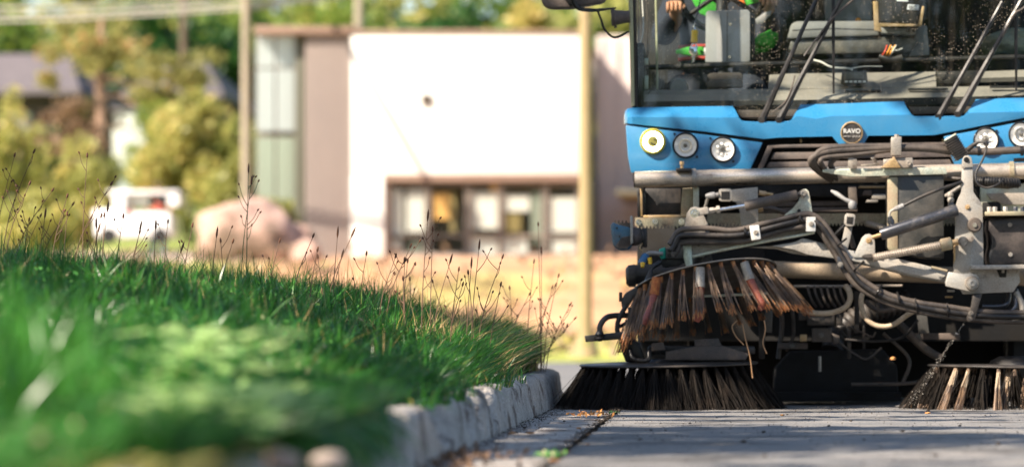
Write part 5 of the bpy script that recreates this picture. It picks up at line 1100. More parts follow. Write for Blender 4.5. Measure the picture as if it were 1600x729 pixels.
# sensor cluster under the arm
PL('valve_block', [(1040, 387), (1066, 386), (1073, 388), (1073, 403), (1040, 404)], 17.56, .06, 'bronze_box')
for y in (391, 399): bolt(1046, y, 17.56, 2.2, S, M['black_paint'])
PL('green_connector', [(1029, 390), (1034, 387), (1040, 386), (1040, 404), (1033, 405), (1030, 398)], 17.55, .05, 'green_plug', bev=.006); PL('connector_base', [(1034, 404), (1066, 403), (1066, 412), (1058, 416), (1036, 418), (1032, 410)], 17.58, .06, 'rubber')
T('sensor_plug', [(1036, 396, 17.53), (1022, 395, 17.53), (1013, 396, 17.53), (1008, 402, 17.53)], [3, 3.4, 4, 3.6], 'grey_plug'); plathe('plug_body', (1010, 398, 17.52), (1001, 413, 17.5), [(0, 5), (.2, 6.5), (.8, 6), (1, 5)], M['blue_plug'], S); plathe('plug_cap', (1004, 411, 17.49), (1004, 417, 17.48), [(0, 4), (1, 2.6)], M['yellow_plug'], S); plathe('plug_cap', (1015, 402, 17.5), (1016, 412, 17.5), [(0, 3.4), (1, 2.8)], M['yellow_plug'], S)
T('sensor_lead', [(1032, 409, 17.52), (1024, 414, 17.51), (1018, 420, 17.5), (1015, 432, 17.49), (1010, 442, 17.48), (1006, 447, 17.5)], [3.6, 4, 2.4, 5.4, 4.6, 3], 'rubber')
# frame tubes
T('frame_tube', [(986, 429, 17.78), (1100, 425, 17.78), (1200, 422, 17.78)], 15.5, 'cast_iron', n=2, seg=24); plathe('tube_flange', (978, 431, 17.78), (993, 430.5, 17.78), [(0, 12), (.3, 17), (1, 18), (1, 10)], M['cast_iron'], S, seg=24)
T('cross_tube', [(1170, 419, 18.0), (1300, 423.5, 18.0), (1430, 428, 18.0), (1690, 436, 18.0)], 13, 'tan_tube' if 'tan_tube' in M else 'zinc', n=2, seg=24).data.materials[0] = mat('tan_tube', (.46, .36, .25), .5, .1, (.38, .29, .20), .5, 7, .15)
# --- right hand lower arm, strut, threaded rod
mat('white_arm', (.34, .335, .31), .42, .3, (.36, .32, .27), .45, 5, .15, stain=(.2, .18, .16), stain_amt=.05)
PL('lower_arm', [(1205, 384), (1236, 379), (1246, 376), (1254, 371.5), (1280, 378), (1311, 387.5), (1345, 393.5), (1404, 404), (1450, 415), (1486, 426), (1476, 441), (1421, 431), (1362, 417), (1308, 404), (1262, 398), (1240, 390)], 17.53, .05, 'white_arm', bev=.006)
PL('arm_rib', [(1311, 398), (1345, 401), (1404, 412), (1460, 424), (1478, 430), (1470, 437), (1421, 428), (1362, 414), (1309, 401.5)], 17.50, .03, 'white_arm')
PL('arm_tongue', [(1165, 386), (1205, 384), (1236, 381), (1262, 399), (1238, 396), (1214, 389)], 17.56, .03, 'zinc')
ea = PL('strut_ear', [(1333, 402), (1340, 386), (1347, 371), (1352, 366), (1359, 365), (1365, 369), (1367, 378), (1367.5, 402)], 17.49, .02, 'white_arm'); bolt(1357.5, 375.5, 17.49, 3.2, S, M['brass'])
PL('rod_anchor', [(1350, 397), (1362, 396), (1366, 405), (1354, 407)], 17.47, .03, 'cast_iron')
plathe('gas_strut', (1376, 366, 17.46), (1497, 327, 17.46), [(0, 4), (0, 9), (.02, 9.7), (.96, 9.7), (.99, 8.6), (1, 4)], M['strut_steel'], S, seg=26); plathe('strut_rod', (1362, 371, 17.46), (1378, 366, 17.46), [(0, 3.2), (1, 3.2)], M['brass'], S)
th_p = [(0, 3), (0, 7.6)]; n_t = 31
for k in range(n_t): th_p += [((k + .15) / n_t, 5.6), ((k + .5) / n_t, 7.0), ((k + .85) / n_t, 5.6)]
plathe('threaded_rod', (1364, 402.5, 17.44), (1474, 381.5, 17.44), th_p + [(1, 3)], M['pipe_steel'], S, seg=16)
plathe('rod_collar', (1470, 383, 17.44), (1487, 379.5, 17.44), [(0, 6.5), (0, 9.2), (.12, 9.9), (.9, 9.9), (1, 8.8), (1, 4)], M['rack_steel'], S, seg=22); plathe('rod_nut', (1486, 379.5, 17.44), (1497, 377.5, 17.44), [(0, 5.6), (.5, 5.2), (1, 6.4)], M['brass'], S, seg=6)
T('cable_clip', [(1364, 402, 17.44), (1352, 402, 17.43), (1348, 399, 17.43)], 2, 'cast_iron')
# cover box between the arms
cb = PL('cover_box', [(1387, 277), (1391, 274), (1472, 271), (1475, 275), (1475, 404), (1440, 402), (1390, 391), (1387, 386)], 17.60, .22, 'bronze_box', bev=.006)
cb.data.materials[0] = mat('box_paint', (.04, .042, .041), .38, .2, (.10, .09, .078), .3, 5, .05)
PL('box_lit_face', [(1386.5, 277), (1403, 276.5), (1403, 392), (1389, 391), (1386.5, 386)], 17.594, .02, 'rack_steel', cb, bev=.003); plathe('box_bolt', (1468, 272, 17.62), (1468, 263, 17.62), [(0, 5), (.5, 5), (.51, 3.6), (1, 3.4)], M['zinc'], cb, seg=6)  # lighter steel strip paints the lit left face of the box
T('control_hose', [(1412, 321, 17.48), (1440, 307, 17.46), (1470, 295, 17.46), (1503, 284, 17.5)], 2.6, 'rubber'); plathe('crimp', (1396, 327.5, 17.48), (1412, 321, 17.48), [(0, 2.6), (.3, 3.6), (.32, 4), (1, 4.2)], M['grey_plug'], S); T('elbow', [(1397, 327, 17.48), (1391, 331, 17.48), (1389, 340, 17.48)], 2, 'arm_steel')
plathe('banjo', (1390, 338, 17.47), (1394, 354, 17.47), [(0, 4), (.3, 4.4), (.31, 5.6), (.7, 5.6), (.71, 4.6), (1, 6)], M['strut_steel'], S, seg=10)
# lever arm with clevis at the top
lv = PL('lever_arm', [(1503, 263), (1520, 262), (1521, 299), (1526, 307), (1533, 316), (1535.5, 324), (1537, 414.5), (1520, 415), (1519, 420.5), (1592, 419.5), (1594, 440), (1583, 456), (1554, 457), (1505, 459.5), (1500, 452), (1490, 450), (1490, 416), (1493, 350), (1493, 322), (1497, 310), (1502, 300)], 17.50, .03, 'arm_steel')
PL('clevis', [(1502.5, 262), (1504, 248), (1507, 243.5), (1513, 242.5), (1518, 246), (1521, 261)], 17.49, .028, 'arm_steel'); bolt(1510, 249.5, 17.49, 3, S, M['black_paint'])
bolt(1512, 323.5, 17.50, 2.9, S, M['brass'])
rl = plathe('rubber_roller', (1523, 351, 17.455), (1523, 351, 17.50), [(0, 5.5), (0, 9.5), (.15, 11.3), (.8, 11.5), (1, 11)], M['dusty_rubber'], S, seg=26); plathe('roller_pin', (1523, 351.5, 17.448), (1523, 351.5, 17.49), [(0, .4), (0, 3.6), (1, 3.8)], M['chrome'], rl, seg=14)
plathe('pivot_pin', (1504.5, 377, 17.42), (1504.5, 377, 17.50), [(0, .4), (0, 7.2), (.1, 7.9), (1, 7.9)], M['zinc'], S, seg=22); PL('stop_block', [(1512, 370), (1521, 369), (1523, 373), (1519, 377.5), (1512, 378)], 17.46, .04, 'zinc')
PL('lever_edge', [(1490.5, 378), (1493, 378), (1493, 404), (1490.5, 412)], 17.485, .03, 'brass', bev=.002)
# main pivot
PL('arm_end', [(1477, 441), (1482, 424), (1506, 427.5), (1517, 426), (1527, 429), (1531, 437), (1530, 446), (1524, 453), (1514, 455), (1478, 447)], 17.45, .04, 'white_arm', bev=.005)
T('arm_wedge', [(1455, 417, 17.46), (1480, 423, 17.46)], 2.2, 'rack_steel', seg=8)
pv = plathe('pivot_boss', (1519, 442, 17.43), (1519, 442, 17.48), [(0, 4), (0, 10.4), (.2, 11.6), (1, 12)], M['zinc'], S, seg=26); bolt(1519, 442.5, 17.43, 5.4, S, M['arm_steel'], False)
sh = PL('shelf_plate', [(1517, 414.6), (1525, 413.8), (1690, 412), (1690, 418), (1525, 420.8), (1517, 420)], 17.42, .2, 'arm_steel', bev=.003)
for x in (1567, 1578, 1591): plathe('stud', (x, 420, 17.5), (x, 426, 17.5), [(0, 3), (1, 3)], M['arm_steel'], sh, seg=8)
PL('slot_stop', [(1558, 421), (1573, 421), (1572, 433), (1562, 433)], 17.494, .01, 'cavity_shade', bev=.002)
# motor
mo = PL('motor_housing', [(1545, 340), (1700, 336), (1700, 413), (1546, 414), (1544, 400), (1548.5, 380), (1547, 366), (1543.5, 358)], 17.52, .3, 'strut_steel', bev=.02, seg=3); mo.data.materials[0] = mat('motor_black', (.012, .014, .018), .28, .2, (.085, .066, .055), .36, 4, .04, sharp=.2)
PL('motor_flange', [(1539, 330.5), (1700, 328), (1700, 335), (1540, 337)], 17.46, .36, 'rack_steel'); 
for x in (1546, 1554.5, 1571, 1587, 1598): plathe('bolt', (x, 331, 17.5), (x - .3, 323, 17.5), [(0, 4), (0, 4), (.9, 4), (1, 3.4)], M['strut_steel' if x > 1580 else 'arm_steel'], S, seg=6)
for (x, y) in ((1578, 351), (1579, 397.5)): plathe('rivet', (x, y, 17.512), (x, y, 17.524), [(0, 1.2), (0, 3), (1, 4)], M['arm_steel'], mo, seg=14)
PL('upper_cover', [(1532, 288), (1700, 284), (1700, 328), (1532, 331)], 17.75, .05, 'pale_zinc'); PL('cover_window', [(1535, 316), (1560, 315), (1564, 320), (1564, 330), (1535, 331)], 17.74, .012, 'cavity_shade', bev=.002); PL('cover_bright', [(1541, 302), (1700, 300), (1700, 318), (1570, 320), (1556, 314), (1548, 312)], 17.735, .012, 'arm_steel')
T('corrugated_boot', [(1524, 283, 17.55), (1550, 285, 17.52), (1575, 287, 17.52), (1594, 288, 17.54)], [8, 9, 8.5, 4], 'rubber'); T('corrugated_hose', [(1524, 283, 17.52), (1560, 284, 17.5), (1592, 286, 17.52)], 7.6, 'rubber', rib=.0022, pitch=.012)
# ribbed work light and its lead
c0, u_, v_ = Vector((1495, 231)), Vector((.5, .866)), Vector((.866, -.5))
q = [c0 + u_ * a + v_ * b_ for a, b_ in ((-18, -10), (-18, 10), (18, 11), (18, -9))]
wl = PL('work_light', [tuple(p) for p in q], 17.52, .09, 'black_paint', bev=.004)
for k in range(9):
    a = -15 + k * 3.8; p0, p1 = c0 + u_ * a - v_ * 12, c0 + u_ * a + v_ * 12
    PL('cooling_fin', [tuple(p0 - u_ * .8), tuple(p1 - u_ * .8), tuple(p1 + u_ * .8), tuple(p0 + u_ * .8)], 17.50, .1, 'rubber', wl, bev=.001)
PL('light_glass', [tuple(c0 - u_ * 21 - v_ * 10), tuple(c0 - u_ * 21 + v_ * 10), tuple(c0 - u_ * 18 + v_ * 11), tuple(c0 - u_ * 18 - v_ * 11)], 17.51, .08, 'pale_zinc', wl)
T('light_lead', [(1512, 234, 17.52), (1522, 226, 17.5), (1530, 222, 17.49), (1540, 223, 17.48), (1541, 232, 17.48), (1536, 248, 17.47), (1525, 270, 17.46), (1527, 286, 17.45), (1540, 293, 17.45), (1555, 290, 17.45), (1568, 281, 17.47)], [4, 3.6, 2, 2.2, 2, 1.8, 1.8, 1.8, 1.8, 1.8, 1.8], 'rubber')
plathe('lead_socket', (1541, 220, 17.5), (1541, 226, 17.49), [(0, 3), (1, 4)], M['rubber'], S)
# fittings behind the lever
T('fitting_hose', [(1480, 277, 17.62), (1500, 279, 17.6), (1512, 277, 17.6)], 2.6, 'dusty_rubber'); T('fitting_hose', [(1478, 306, 17.56), (1487, 300, 17.54), (1500, 292, 17.56)], 3, 'arm_steel')
for k in range(3): plathe('fitting', (1484 + k, 300 + k * 8, 17.52), (1485 + k, 308 + k * 8, 17.52), [(0, 4), (.4, 5.2), (.8, 5.2), (1, 3.8)], M['arm_steel' if k < 2 else 'strut_steel'], S, seg=8)
# hand clamp lever and its square link in the middle
T('clamp_handle', [(1299, 298, 17.62), (1308, 303, 17.6), (1320, 311, 17.58), (1332, 317, 17.58)], [2.2, 4, 3, 4.4], 'grey_plug'); plathe('handle_hub', (1332, 314, 17.58), (1332, 327, 17.58), [(0, 5.6), (.3, 7), (.8, 6.4), (1, 4)], M['grey_plug'], S, seg=14)
lk = PL('square_link', [(1320, 336), (1323, 333), (1334, 334), (1337, 337), (1335, 351), (1332, 354), (1322, 353), (1319, 349)], 17.57, .04, 'arm_steel', bev=.003); PL('link_bore', [(1323.5, 338), (1333.5, 339), (1332, 350), (1322.5, 348.5)], 17.567, .004, 'cavity_shade', lk, bev=.001)
PL('link_strap', [(1320, 354), (1332, 355), (1329, 372), (1318, 414), (1307, 411), (1316, 374)], 17.60, .02, 'arm_steel'); PL('strap_foot', [(1308, 400), (1318, 402), (1318, 420), (1308, 418)], 17.47, .02, 'strut_steel'); bolt(1313, 413, 17.47, 3, S)
T('convoluted_hose', [(1355, 349, 17.8), (1372, 353, 17.78), (1392, 357, 17.78)], 5, 'zinc', rib=.0014, pitch=.009)
T('diagonal_brace', [(1320, 352, 17.82), (1300, 372, 17.84), (1278, 392, 17.86)], 3.4, 'rubber'); T('short_pipe', [(1326, 360, 17.8), (1334, 386, 17.84)], 4, 'grille_plastic')
# lower links and steel pipes on the right
PL('drop_link', [(1520, 461), (1535, 458), (1528, 482), (1523, 500), (1512, 502), (1510, 496), (1517, 480)], 17.46, .03, 'cast_iron'); bolt(1517, 489, 17.46, 3, S); bolt(1515, 498, 17.46, 3, S)
T('steel_pipe', [(1535, 478, 17.56), (1562, 478, 17.56), (1573, 474, 17.56), (1576, 462, 17.58), (1574, 450, 17.6)], 4, 'strut_steel'); T('steel_pipe', [(1534, 487, 17.53), (1570, 489, 17.53), (1585, 482, 17.53), (1588, 468, 17.54), (1586, 452, 17.56)], 5, 'strut_steel')
T('steel_pipe', [(1566, 500, 17.5), (1584, 500, 17.5), (1595, 492, 17.5), (1597, 476, 17.52), (1588, 456, 17.54)], [5, 5.4, 5, 4.6, 4.6], 'arm_steel'); B('valve_tab', 1480, 452, 1492, 456, 17.6, .04, 'arm_steel'); B('valve_tab', 1477, 462, 1489, 465, 17.6, .04, 'brass')
# loom under the cross tube: convoluted hoses, blocks, small pipes
T('cross_pipe', [(1240, 447, 17.95), (1320, 447, 17.95)], 2.4, 'zinc', n=2); T('cross_pipe', [(1328, 446, 17.95), (1410, 446, 17.95)], 2, 'zinc', n=2)
for k in range(6): T('coil_loop', [(1262 + k * 10, 448, 17.93), (1265 + k * 10, 460, 17.88), (1270 + k * 10, 472, 17.88), (1275 + k * 10, 479, 17.92)], 2.0, 'dusty_rubber', rib=.0005, pitch=.006)
cream = mat('cream_conduit', (.52, .42, .30), .55, 0, (.42, .32, .22), .45, 14)
T('conduit', [(1252, 484, 17.80), (1275, 489, 17.78), (1300, 488, 17.78), (1320, 480, 17.78), (1328, 468, 17.79), (1327, 455, 17.82), (1322, 447, 17.88)], 4.4, 'cream_conduit', rib=.0010, pitch=.010)
T('conduit', [(1357, 447, 17.84), (1347, 460, 17.8), (1346, 478, 17.78), (1354, 498, 17.77), (1372, 509, 17.77), (1395, 507, 17.77), (1420, 490, 17.75), (1440, 482, 17.72), (1460, 482, 17.7)], 4.0, 'cream_conduit')
T('conduit', [(1352, 470, 17.86), (1370, 484, 17.84), (1395, 483, 17.83), (1430, 474, 17.8)], 3.6, 'dusty_rubber', rib=.001, pitch=.011)
T('small_pipe', [(1310, 515, 17.95), (1325, 510, 17.95), (1350, 520, 17.94), (1363, 526, 17.94), (1368, 518, 17.94)], 1.4, 'dusty_rubber'); T('small_pipe', [(1312, 535, 17.95), (1335, 552, 17.94), (1355, 560, 17.94), (1378, 542, 17.94)], 1.8, 'dusty_rubber'); T('small_pipe', [(1320, 530, 17.96), (1370, 533, 17.96), (1410, 526, 17.95), (1434, 500, 17.9)], 2.2, 'rubber', rib=.0006, pitch=.009)
B('hydraulic_block', 1262, 490, 1304, 508, 17.92, .1, 'cast_iron'); B('hydraulic_block', 1269, 512, 1300, 534, 17.94, .1, 'dusty_rubber'); B('block_flange', 1248, 486, 1262, 500, 17.95, .08, 'cast_iron'); B('block_flange', 1305, 488, 1317, 508, 17.93, .08, 'cast_iron'); PL('block_end', [(1300, 520), (1312, 524), (1312, 535), (1302, 538)], 17.93, .05, 'dusty_rubber'); B('relay', 1250, 522, 1261, 533, 17.95, .04, 'brass')
T('drain_stub', [(1281, 556, 17.95), (1281, 580, 17.95)], 2.6, 'zinc', n=2)
for (x0, y0, x1, y1) in ((1335, 455, 1343, 520), (1324, 515, 1330, 560), (1186, 500, 1195, 560), (1348, 500, 1352, 545)): B('strut_bar', x0, y0, x1, y1, 18.15, .03, 'cast_iron')
rock('stone', 1395, 560, 9, 5, 17.8, 'dead_leaf', 'tan chip flung up in the dark under the sweeper', 'chip', 4, sub=2)
# dim machinery under the middle
PL('suction_mouth', [(1210, 575), (1235, 548), (1380, 545), (1402, 572), (1404, 622), (1208, 624)], 18.25, .3, 'cavity_shade', bev=.01); B('nozzle_lip', 1205, 612, 1408, 626, 18.2, .03, 'cavity_shade')
T('suction_hose', [(1300, 548, 18.3), (1310, 520, 18.35), (1350, 490, 18.4), (1420, 470, 18.45)], 17, 'cast_iron', rib=.004, pitch=.03, seg=18)
for pts, r in (([(1210, 460), (1222, 500), (1216, 560)], 4), ([(1235, 455), (1240, 520), (1228, 548)], 3), ([(1400, 500), (1440, 540), (1470, 560)], 7), ([(1330, 600), (1420, 598), (1470, 585)], 3), ([(1380, 520), (1420, 560), (1410, 600)], 3)): T('guide_tube', [(x, y, 18.1) for x, y in pts], r, 'dusty_rubber')
B('link_arm', 1215, 535, 1262, 545, 18.05, .04, 'grille_plastic'); B('link_arm', 1420, 520, 1500, 530, 18.1, .04, 'grille_plastic'); PL('lift_bracket', [(1430, 470), (1446, 472), (1452, 520), (1436, 522)], 18.05, .03, 'bronze_box'); PL('lift_bracket', [(1196, 470), (1208, 472), (1206, 520), (1194, 518)], 18.05, .03, 'bronze_box')
for (x, y) in ((1238, 540), (1435, 525), (1440, 480), (1202, 480), (1285, 499), (1283, 523)): bolt(x, y, 17.9 if 1260 < x < 1300 else 18.04, 3, S, M['bronze_box'])
# left hand brush carrier
PL('carrier_bar', [(913, 524), (972, 518), (990, 520), (990, 531), (965, 530), (915, 534)], 17.45, .03, 'black_paint'); T('carrier_hose', [(937, 521, 17.46), (938, 508, 17.46), (946, 497, 17.47), (958, 493, 17.5), (990, 492, 17.56)], 4.6, 'dusty_rubber'); plathe('hose_foot', (937, 517, 17.44), (937, 533, 17.44), [(0, 5), (.3, 7), (.6, 5), (.7, 6.5), (1, 3)], M['black_paint'], S)
PL('carrier_bracket', [(970, 470), (976, 458), (990, 450), (1012, 442), (1014, 456), (990, 465), (984, 476), (981, 480), (972, 482)], 17.5, .04, 'cast_iron', bev=.008); B('bracket_tab', 967, 456, 972, 471, 17.5, .03, 'black_paint', bev=.001)
T('carrier_link', [(978, 478, 17.5), (970, 492, 17.5), (965, 505, 17.5), (966, 520, 17.5), (978, 523, 17.5)], 4, 'rubber'); T('carrier_link', [(984, 480, 17.56), (982, 500, 17.54), (968, 510, 17.52)], 3, 'black_paint')
PL('brush_hanger', [(966, 520), (984, 514), (1000, 540), (1010, 566), (978, 566), (970, 545)], 17.55, .06, 'black_paint', bev=.01); T('motor_ring', [(984, 545, 17.5), (990, 560, 17.48), (1012, 562, 17.48), (1014, 548, 17.5)], 4, 'black_paint')
B('brush_motor', 1012, 540, 1180, 553, 17.62, .25, 'cast_iron', bev=.01); PL('motor_tray', [(1040, 549), (1085, 541), (1130, 540), (1170, 552), (1165, 562), (1040, 562)], 17.5, .1, 'grille_plastic'); PL('tray_lip', [(1085, 530), (1122, 528), (1130, 544), (1086, 545)], 17.52, .03, 'grille_plastic'); PL('tray_plate', [(1018, 536), (1036, 534), (1040, 546), (1018, 548)], 17.5, .04, 'grille_plastic')
plathe('brush_hub', (1045, 560, 17.6), (1045, 569, 17.6), [(0, 26), (.5, 40), (1, 44)], M['black_paint'], S, seg=28)
# --- brushes
def tuft_mesh(n, L, flare, r, spread, seed, mats, curl=.02, segs=3, tip=.12, root=True, lay=0.0):
    """bundle of wires hanging along -Z from the origin, leaning to +X"""
    g = random.Random(seed); vs, fs, mi = [], [], []
    for i in range(n):
        x0, y0 = g.gauss(0, .0032), g.gauss(0, .0032); fx = flare + g.gauss(0, spread); fy = g.gauss(0, spread) + lay; l = L * g.uniform(.9, 1.05)
        cx, cy = g.gauss(0, curl), g.gauss(0, curl); pr = []
        for k in range(segs + 2):
            t = k / segs if k <= segs - 1 else (1 - tip if k == segs else 1)
            t = min(t, 1 - tip) if k < segs else t
            if k < segs: t = t * (1 - tip)
            b_ = math.sin(t * math.pi); pr.append((Vector((x0 + fx * l * t + cx * b_, y0 + fy * l * t + cy * b_, -l * t)), r))
        st0 = len(vs)
        for p, rr in pr:
            for a in range(3): vs.append((p.x + rr * math.cos(a * 2.094 + i), p.y + rr * math.sin(a * 2.094 + i), p.z))
        for k in range(len(pr) - 1):
            for a in range(3): fs.append([st0 + k * 3 + a, st0 + k * 3 + (a + 1) % 3, st0 + (k + 1) * 3 + (a + 1) % 3, st0 + (k + 1) * 3 + a]); mi.append(1 if k == len(pr) - 2 else 0)
        m_ = st0 + (len(pr) - 1) * 3; fs.append([m_, m_ + 2, m_ + 1]); mi.append(1)
    if root:
        for (z0, z1, r0) in ((.004, -.03, .011),):
            st0 = len(vs)
            for z in (z0, z1):
                for a in range(8): vs.append((r0 * math.cos(a * .785) - z * flare * .5, r0 * .8 * math.sin(a * .785), z))
            for a in range(8): fs.append([st0 + a, st0 + (a + 1) % 8, st0 + 8 + (a + 1) % 8, st0 + 8 + a]); mi.append(1)
    me = bpy.data.meshes.new('tuft'); me.from_pydata(vs, [], fs)
    for m_ in mats: me.materials.append(m_)
    me.polygons.foreach_set('material_index', mi); me.update(); return me
def brush(name, c, rot, rad, ntuft, meshes, lab, rear=1.0, seed=1, rings=((1.0, 0, 1),)):
    """disc (part) carrying tufts (sub-parts)"""
    g = random.Random(seed); X = [Matrix.Rotation(a, 3, 'Z') @ Vector((1, 0, 0)) for a in np.linspace(0, 6.2832, 49)[:-1]]
    V, q = [], []
    for (rr, z) in ((.02, .008), (rad * .55, .008), (rad * .75, .006), (rad, .004), (rad + .006, 0), (rad, -.006), (rad * .7, -.008), (.02, -.008)):
        for x in X: V.append(tuple(c + rot @ Vector((x.x * rr, x.y * rr, z))))
    for i in range(7):
        for k in range(48): q.append([i * 48 + k, i * 48 + (k + 1) % 48, (i + 1) * 48 + (k + 1) % 48, (i + 1) * 48 + k])
    d = mk('brush_disc', V, q, M['cast_iron'], S, smooth=True); tag(d, lab)
    org = W[S.name]
    for (fr, sh_, dn) in rings:
        for k in range(int(ntuft * dn)):
            a = 2 * math.pi * (k + sh_) / int(ntuft * dn); m_ = g.choice(meshes)
            o = bpy.data.objects.new('bristle_tuft', m_); col.objects.link(o); o.parent = d
            mw = Matrix.Translation(c) @ rot.to_4x4() @ Matrix.Rotation(a, 4, 'Z') @ Matrix.Translation((rad * fr * .965, 0, -.006)) @ Matrix.Rotation(g.gauss(0, .06), 4, 'X') @ Matrix.Scale(g.uniform(.93, 1.06) * (rear if math.sin(a) > .15 else 1), 4)
            o.matrix_local = Matrix.Translation(-org) @ mw
    return d
up = [tuft_mesh(27, .252, .48, .0018, .052, s, [M['bristle_wire'], M['bristle_tip']], curl=.006, tip=.09) for s in range(5)]
a_, b_ = R(11), R(12)
ux = Vector((math.cos(a_), 0, math.sin(a_))); uy = Vector((0, math.cos(b_), -math.sin(b_))); uz = ux.cross(uy).normalized(); uy = uz.cross(ux)
rotU = Matrix((ux, uy, uz)).transposed(); cU = P(1101, 436, 17.62)
bd_ = brush('front_brush', cU, rotU, .328, 34, up, 'raised tilted front brush with rusty tipped steel wires', rings=((1.0, 0, 1),), seed=4, rear=.66)
ed = [cU + rotU @ Vector((math.cos(a) * .335, math.sin(a) * .335, -.001)) for a in np.linspace(0, 2 * math.pi, 49)]
tubew('rim_edge', ed, .0035, M['zinc'], bd_, seg=6, n=2)
# bolted rubber fingers among the wires
for (x, D_, x2, y2, yy) in ((1094, 17.27, 1094, 500, 418), (1163, 17.30, 1192, 482, 410), (1026, 17.34, 1013, 505, 434)):
    f_ = plathe('finger_socket', (x, yy, D_), (x + (x2 - x) * .3, yy + (y2 - yy) * .38, D_ - .02), [(0, 6), (0, 7), (.75, 7.4), (.76, 8), (1, 8)], M['rust' if x < 1050 else 'zinc'], S)
    tube('rubber_finger', [(x + (x2 - x) * .28, yy + (y2 - yy) * .36, D_ - .02), (x + (x2 - x) * .6, yy + (y2 - yy) * .62, D_ - .035), (x2 - 2, y2 - 8, D_ - .05), (x2 - 6, y2 + 2, D_ - .05)], [6.6, 6.2, 6.8, 4.2], mat('finger_rubber', (.20, .045, .035), .5, 0, (.40, .13, .06), .4, 26) if 'finger_rubber' not in M else M['finger_rubber'], f_)
plathe('brush_spindle', (1101, 425, 17.62), (1096, 395, 17.64), [(0, 30), (.3, 26), (.35, 16), (1, 14)], M['cast_iron'], S, seg=20)
T('brush_stay', [(1082, 463, 17.66), (1200, 458, 17.66)], 2.2, 'pale_zinc', n=2)
mat('stray_wire', (.28, .16, .08), .5)
for pts in ([(1152, 500), (1144, 510), (1150, 525), (1162, 538)], [(1160, 505), (1165, 530), (1172, 558), (1176, 590)], [(1194, 500), (1196, 515), (1192, 535), (1198, 552)]): T('stray_bristle', [(x, y, 17.2) for x, y in pts], 1.0, 'stray_wire', n=5, seg=5)
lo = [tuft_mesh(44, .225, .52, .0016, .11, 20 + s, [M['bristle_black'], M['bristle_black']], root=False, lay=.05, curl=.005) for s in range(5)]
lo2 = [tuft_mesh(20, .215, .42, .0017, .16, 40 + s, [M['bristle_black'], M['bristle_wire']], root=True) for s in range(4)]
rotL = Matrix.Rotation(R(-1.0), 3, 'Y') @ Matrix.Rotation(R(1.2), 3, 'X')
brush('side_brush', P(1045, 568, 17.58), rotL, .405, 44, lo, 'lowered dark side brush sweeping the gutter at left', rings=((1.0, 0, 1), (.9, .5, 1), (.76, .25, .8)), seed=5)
rotR = Matrix.Rotation(R(1.0), 3, 'Y')
brush('side_brush', P(1588, 572, 17.58), rotR, .405, 34, lo2[:2] + lo[:2] + [tuft_mesh(34, .215, .45, .0019, .06, 70 + s, [M['tan_tube'], M['bristle_wire']], tip=.6, curl=.004) for s in range(3)] + [tuft_mesh(30, .22, .45, .0017, .09, 60, [M['bristle_wire'], M['bristle_tip']])], 'lowered side brush at the right edge with open tufts', rings=((1.0, 0, 1), (.88, .5, .8)), seed=6)
plathe('brush_hub', (1588, 556, 17.6), (1588, 570, 17.6), [(0, 26), (.5, 40), (1, 44)], M['black_paint'], S, seg=28)
# water spray from the nozzle: droplets, countless
n = 420; g = rng.random(n) ** .8; X0, X1 = np.array(P(1507, 503, 17.4)), np.array(P(1425, 628, 17.3))
C = X0 + (X1 - X0) * g[:, None] + rng.normal(size=(n, 3)) * (.002 + .009 * g[:, None]); C[:, 2] = np.maximum(C[:, 2], .02)
mw_ = mat('water_drop', (.6, .55, .48), .2, 0, spec=1, bump=0)
tag(leafcloud('water_spray', C, .0017, mw_, None, None, None), kind='stuff')

# ---------------------------------------------------------------- keys and driver
kt = P(1086, 38, D0 + .36)
k = thing('key_bunch', tuple(P(1085, 97, D0 + .36)), 'bunch of keys with yellow fob hanging inside the windscreen', 'keys')
plathe('key_fob', (1085.5, 47, D0 + .36), (1084.5, 68, D0 + .36), [(0, 3), (.1, 5.6), (.5, 5), (.9, 5.6), (1, 3)], M['yellow_plug'], k, seg=14)
T('key_ring', [(1085, 68, D0 + .355), (1079, 73, D0 + .36), (1084, 79, D0 + .365), (1090, 74, D0 + .36), (1085, 68, D0 + .355)], .9, 'chrome', k, seg=6); T('ring_link', [(1086, 36, D0 + .36), (1084, 41, D0 + .36), (1086, 48, D0 + .36)], 1.4, 'chrome', k, seg=6)
PL('key', [(1077, 74), (1088, 72), (1090, 82), (1086, 87), (1084.5, 97), (1080, 99), (1080.5, 87), (1076, 82)], D0 + .35, .006, 'chrome', k, bev=.001); PL('key', [(1082, 76), (1089, 76), (1091, 84), (1086, 94), (1083, 86)], D0 + .36, .006, 'brass', k, bev=.001)
T('key_cord', [(1086, 36, D0 + .36), (1092, 10, D0 + .4), (1100, -40, D0 + .44)], 1, 'black_paint', k)
# driver, seated: skeleton grown with a skin modifier
def skinned(name, joints, bones, mt, par, sub=2, root=0):
    org = W[par.name]; me = bpy.data.meshes.new(name); me.from_pydata([tuple(Vector(j[0]) - org) for j in joints], bones, [])
    o = bpy.data.objects.new(name, me); col.objects.link(o); o.parent = par; W[o.name] = org
    o.modifiers.new('skin', 'SKIN'); 
    if not me.skin_vertices: me.attributes
    for i, j in enumerate(joints):
        sv = me.skin_vertices[0].data[i]; r = j[1]; sv.radius = (r, r) if not isinstance(r, tuple) else r; sv.use_root = (i == root)
    s = o.modifiers.new('sub', 'SUBSURF'); s.levels = sub; s.render_levels = sub
    bpy.context.view_layer.update(); dg = bpy.context.evaluated_depsgraph_get(); m2_ = bpy.data.meshes.new_from_object(o.evaluated_get(dg)); bpy.data.objects.remove(o)
    m2_.materials.clear(); m2_.materials.append(M[mt]); m2_.polygons.foreach_set('use_smooth', [True] * len(m2_.polygons)); return link(name, m2_, par, org)
px_ = -.06
dv = thing('person', (px_, 19.2, 1.42), 'driver in green high visibility jacket seated behind the steering wheel', 'person')
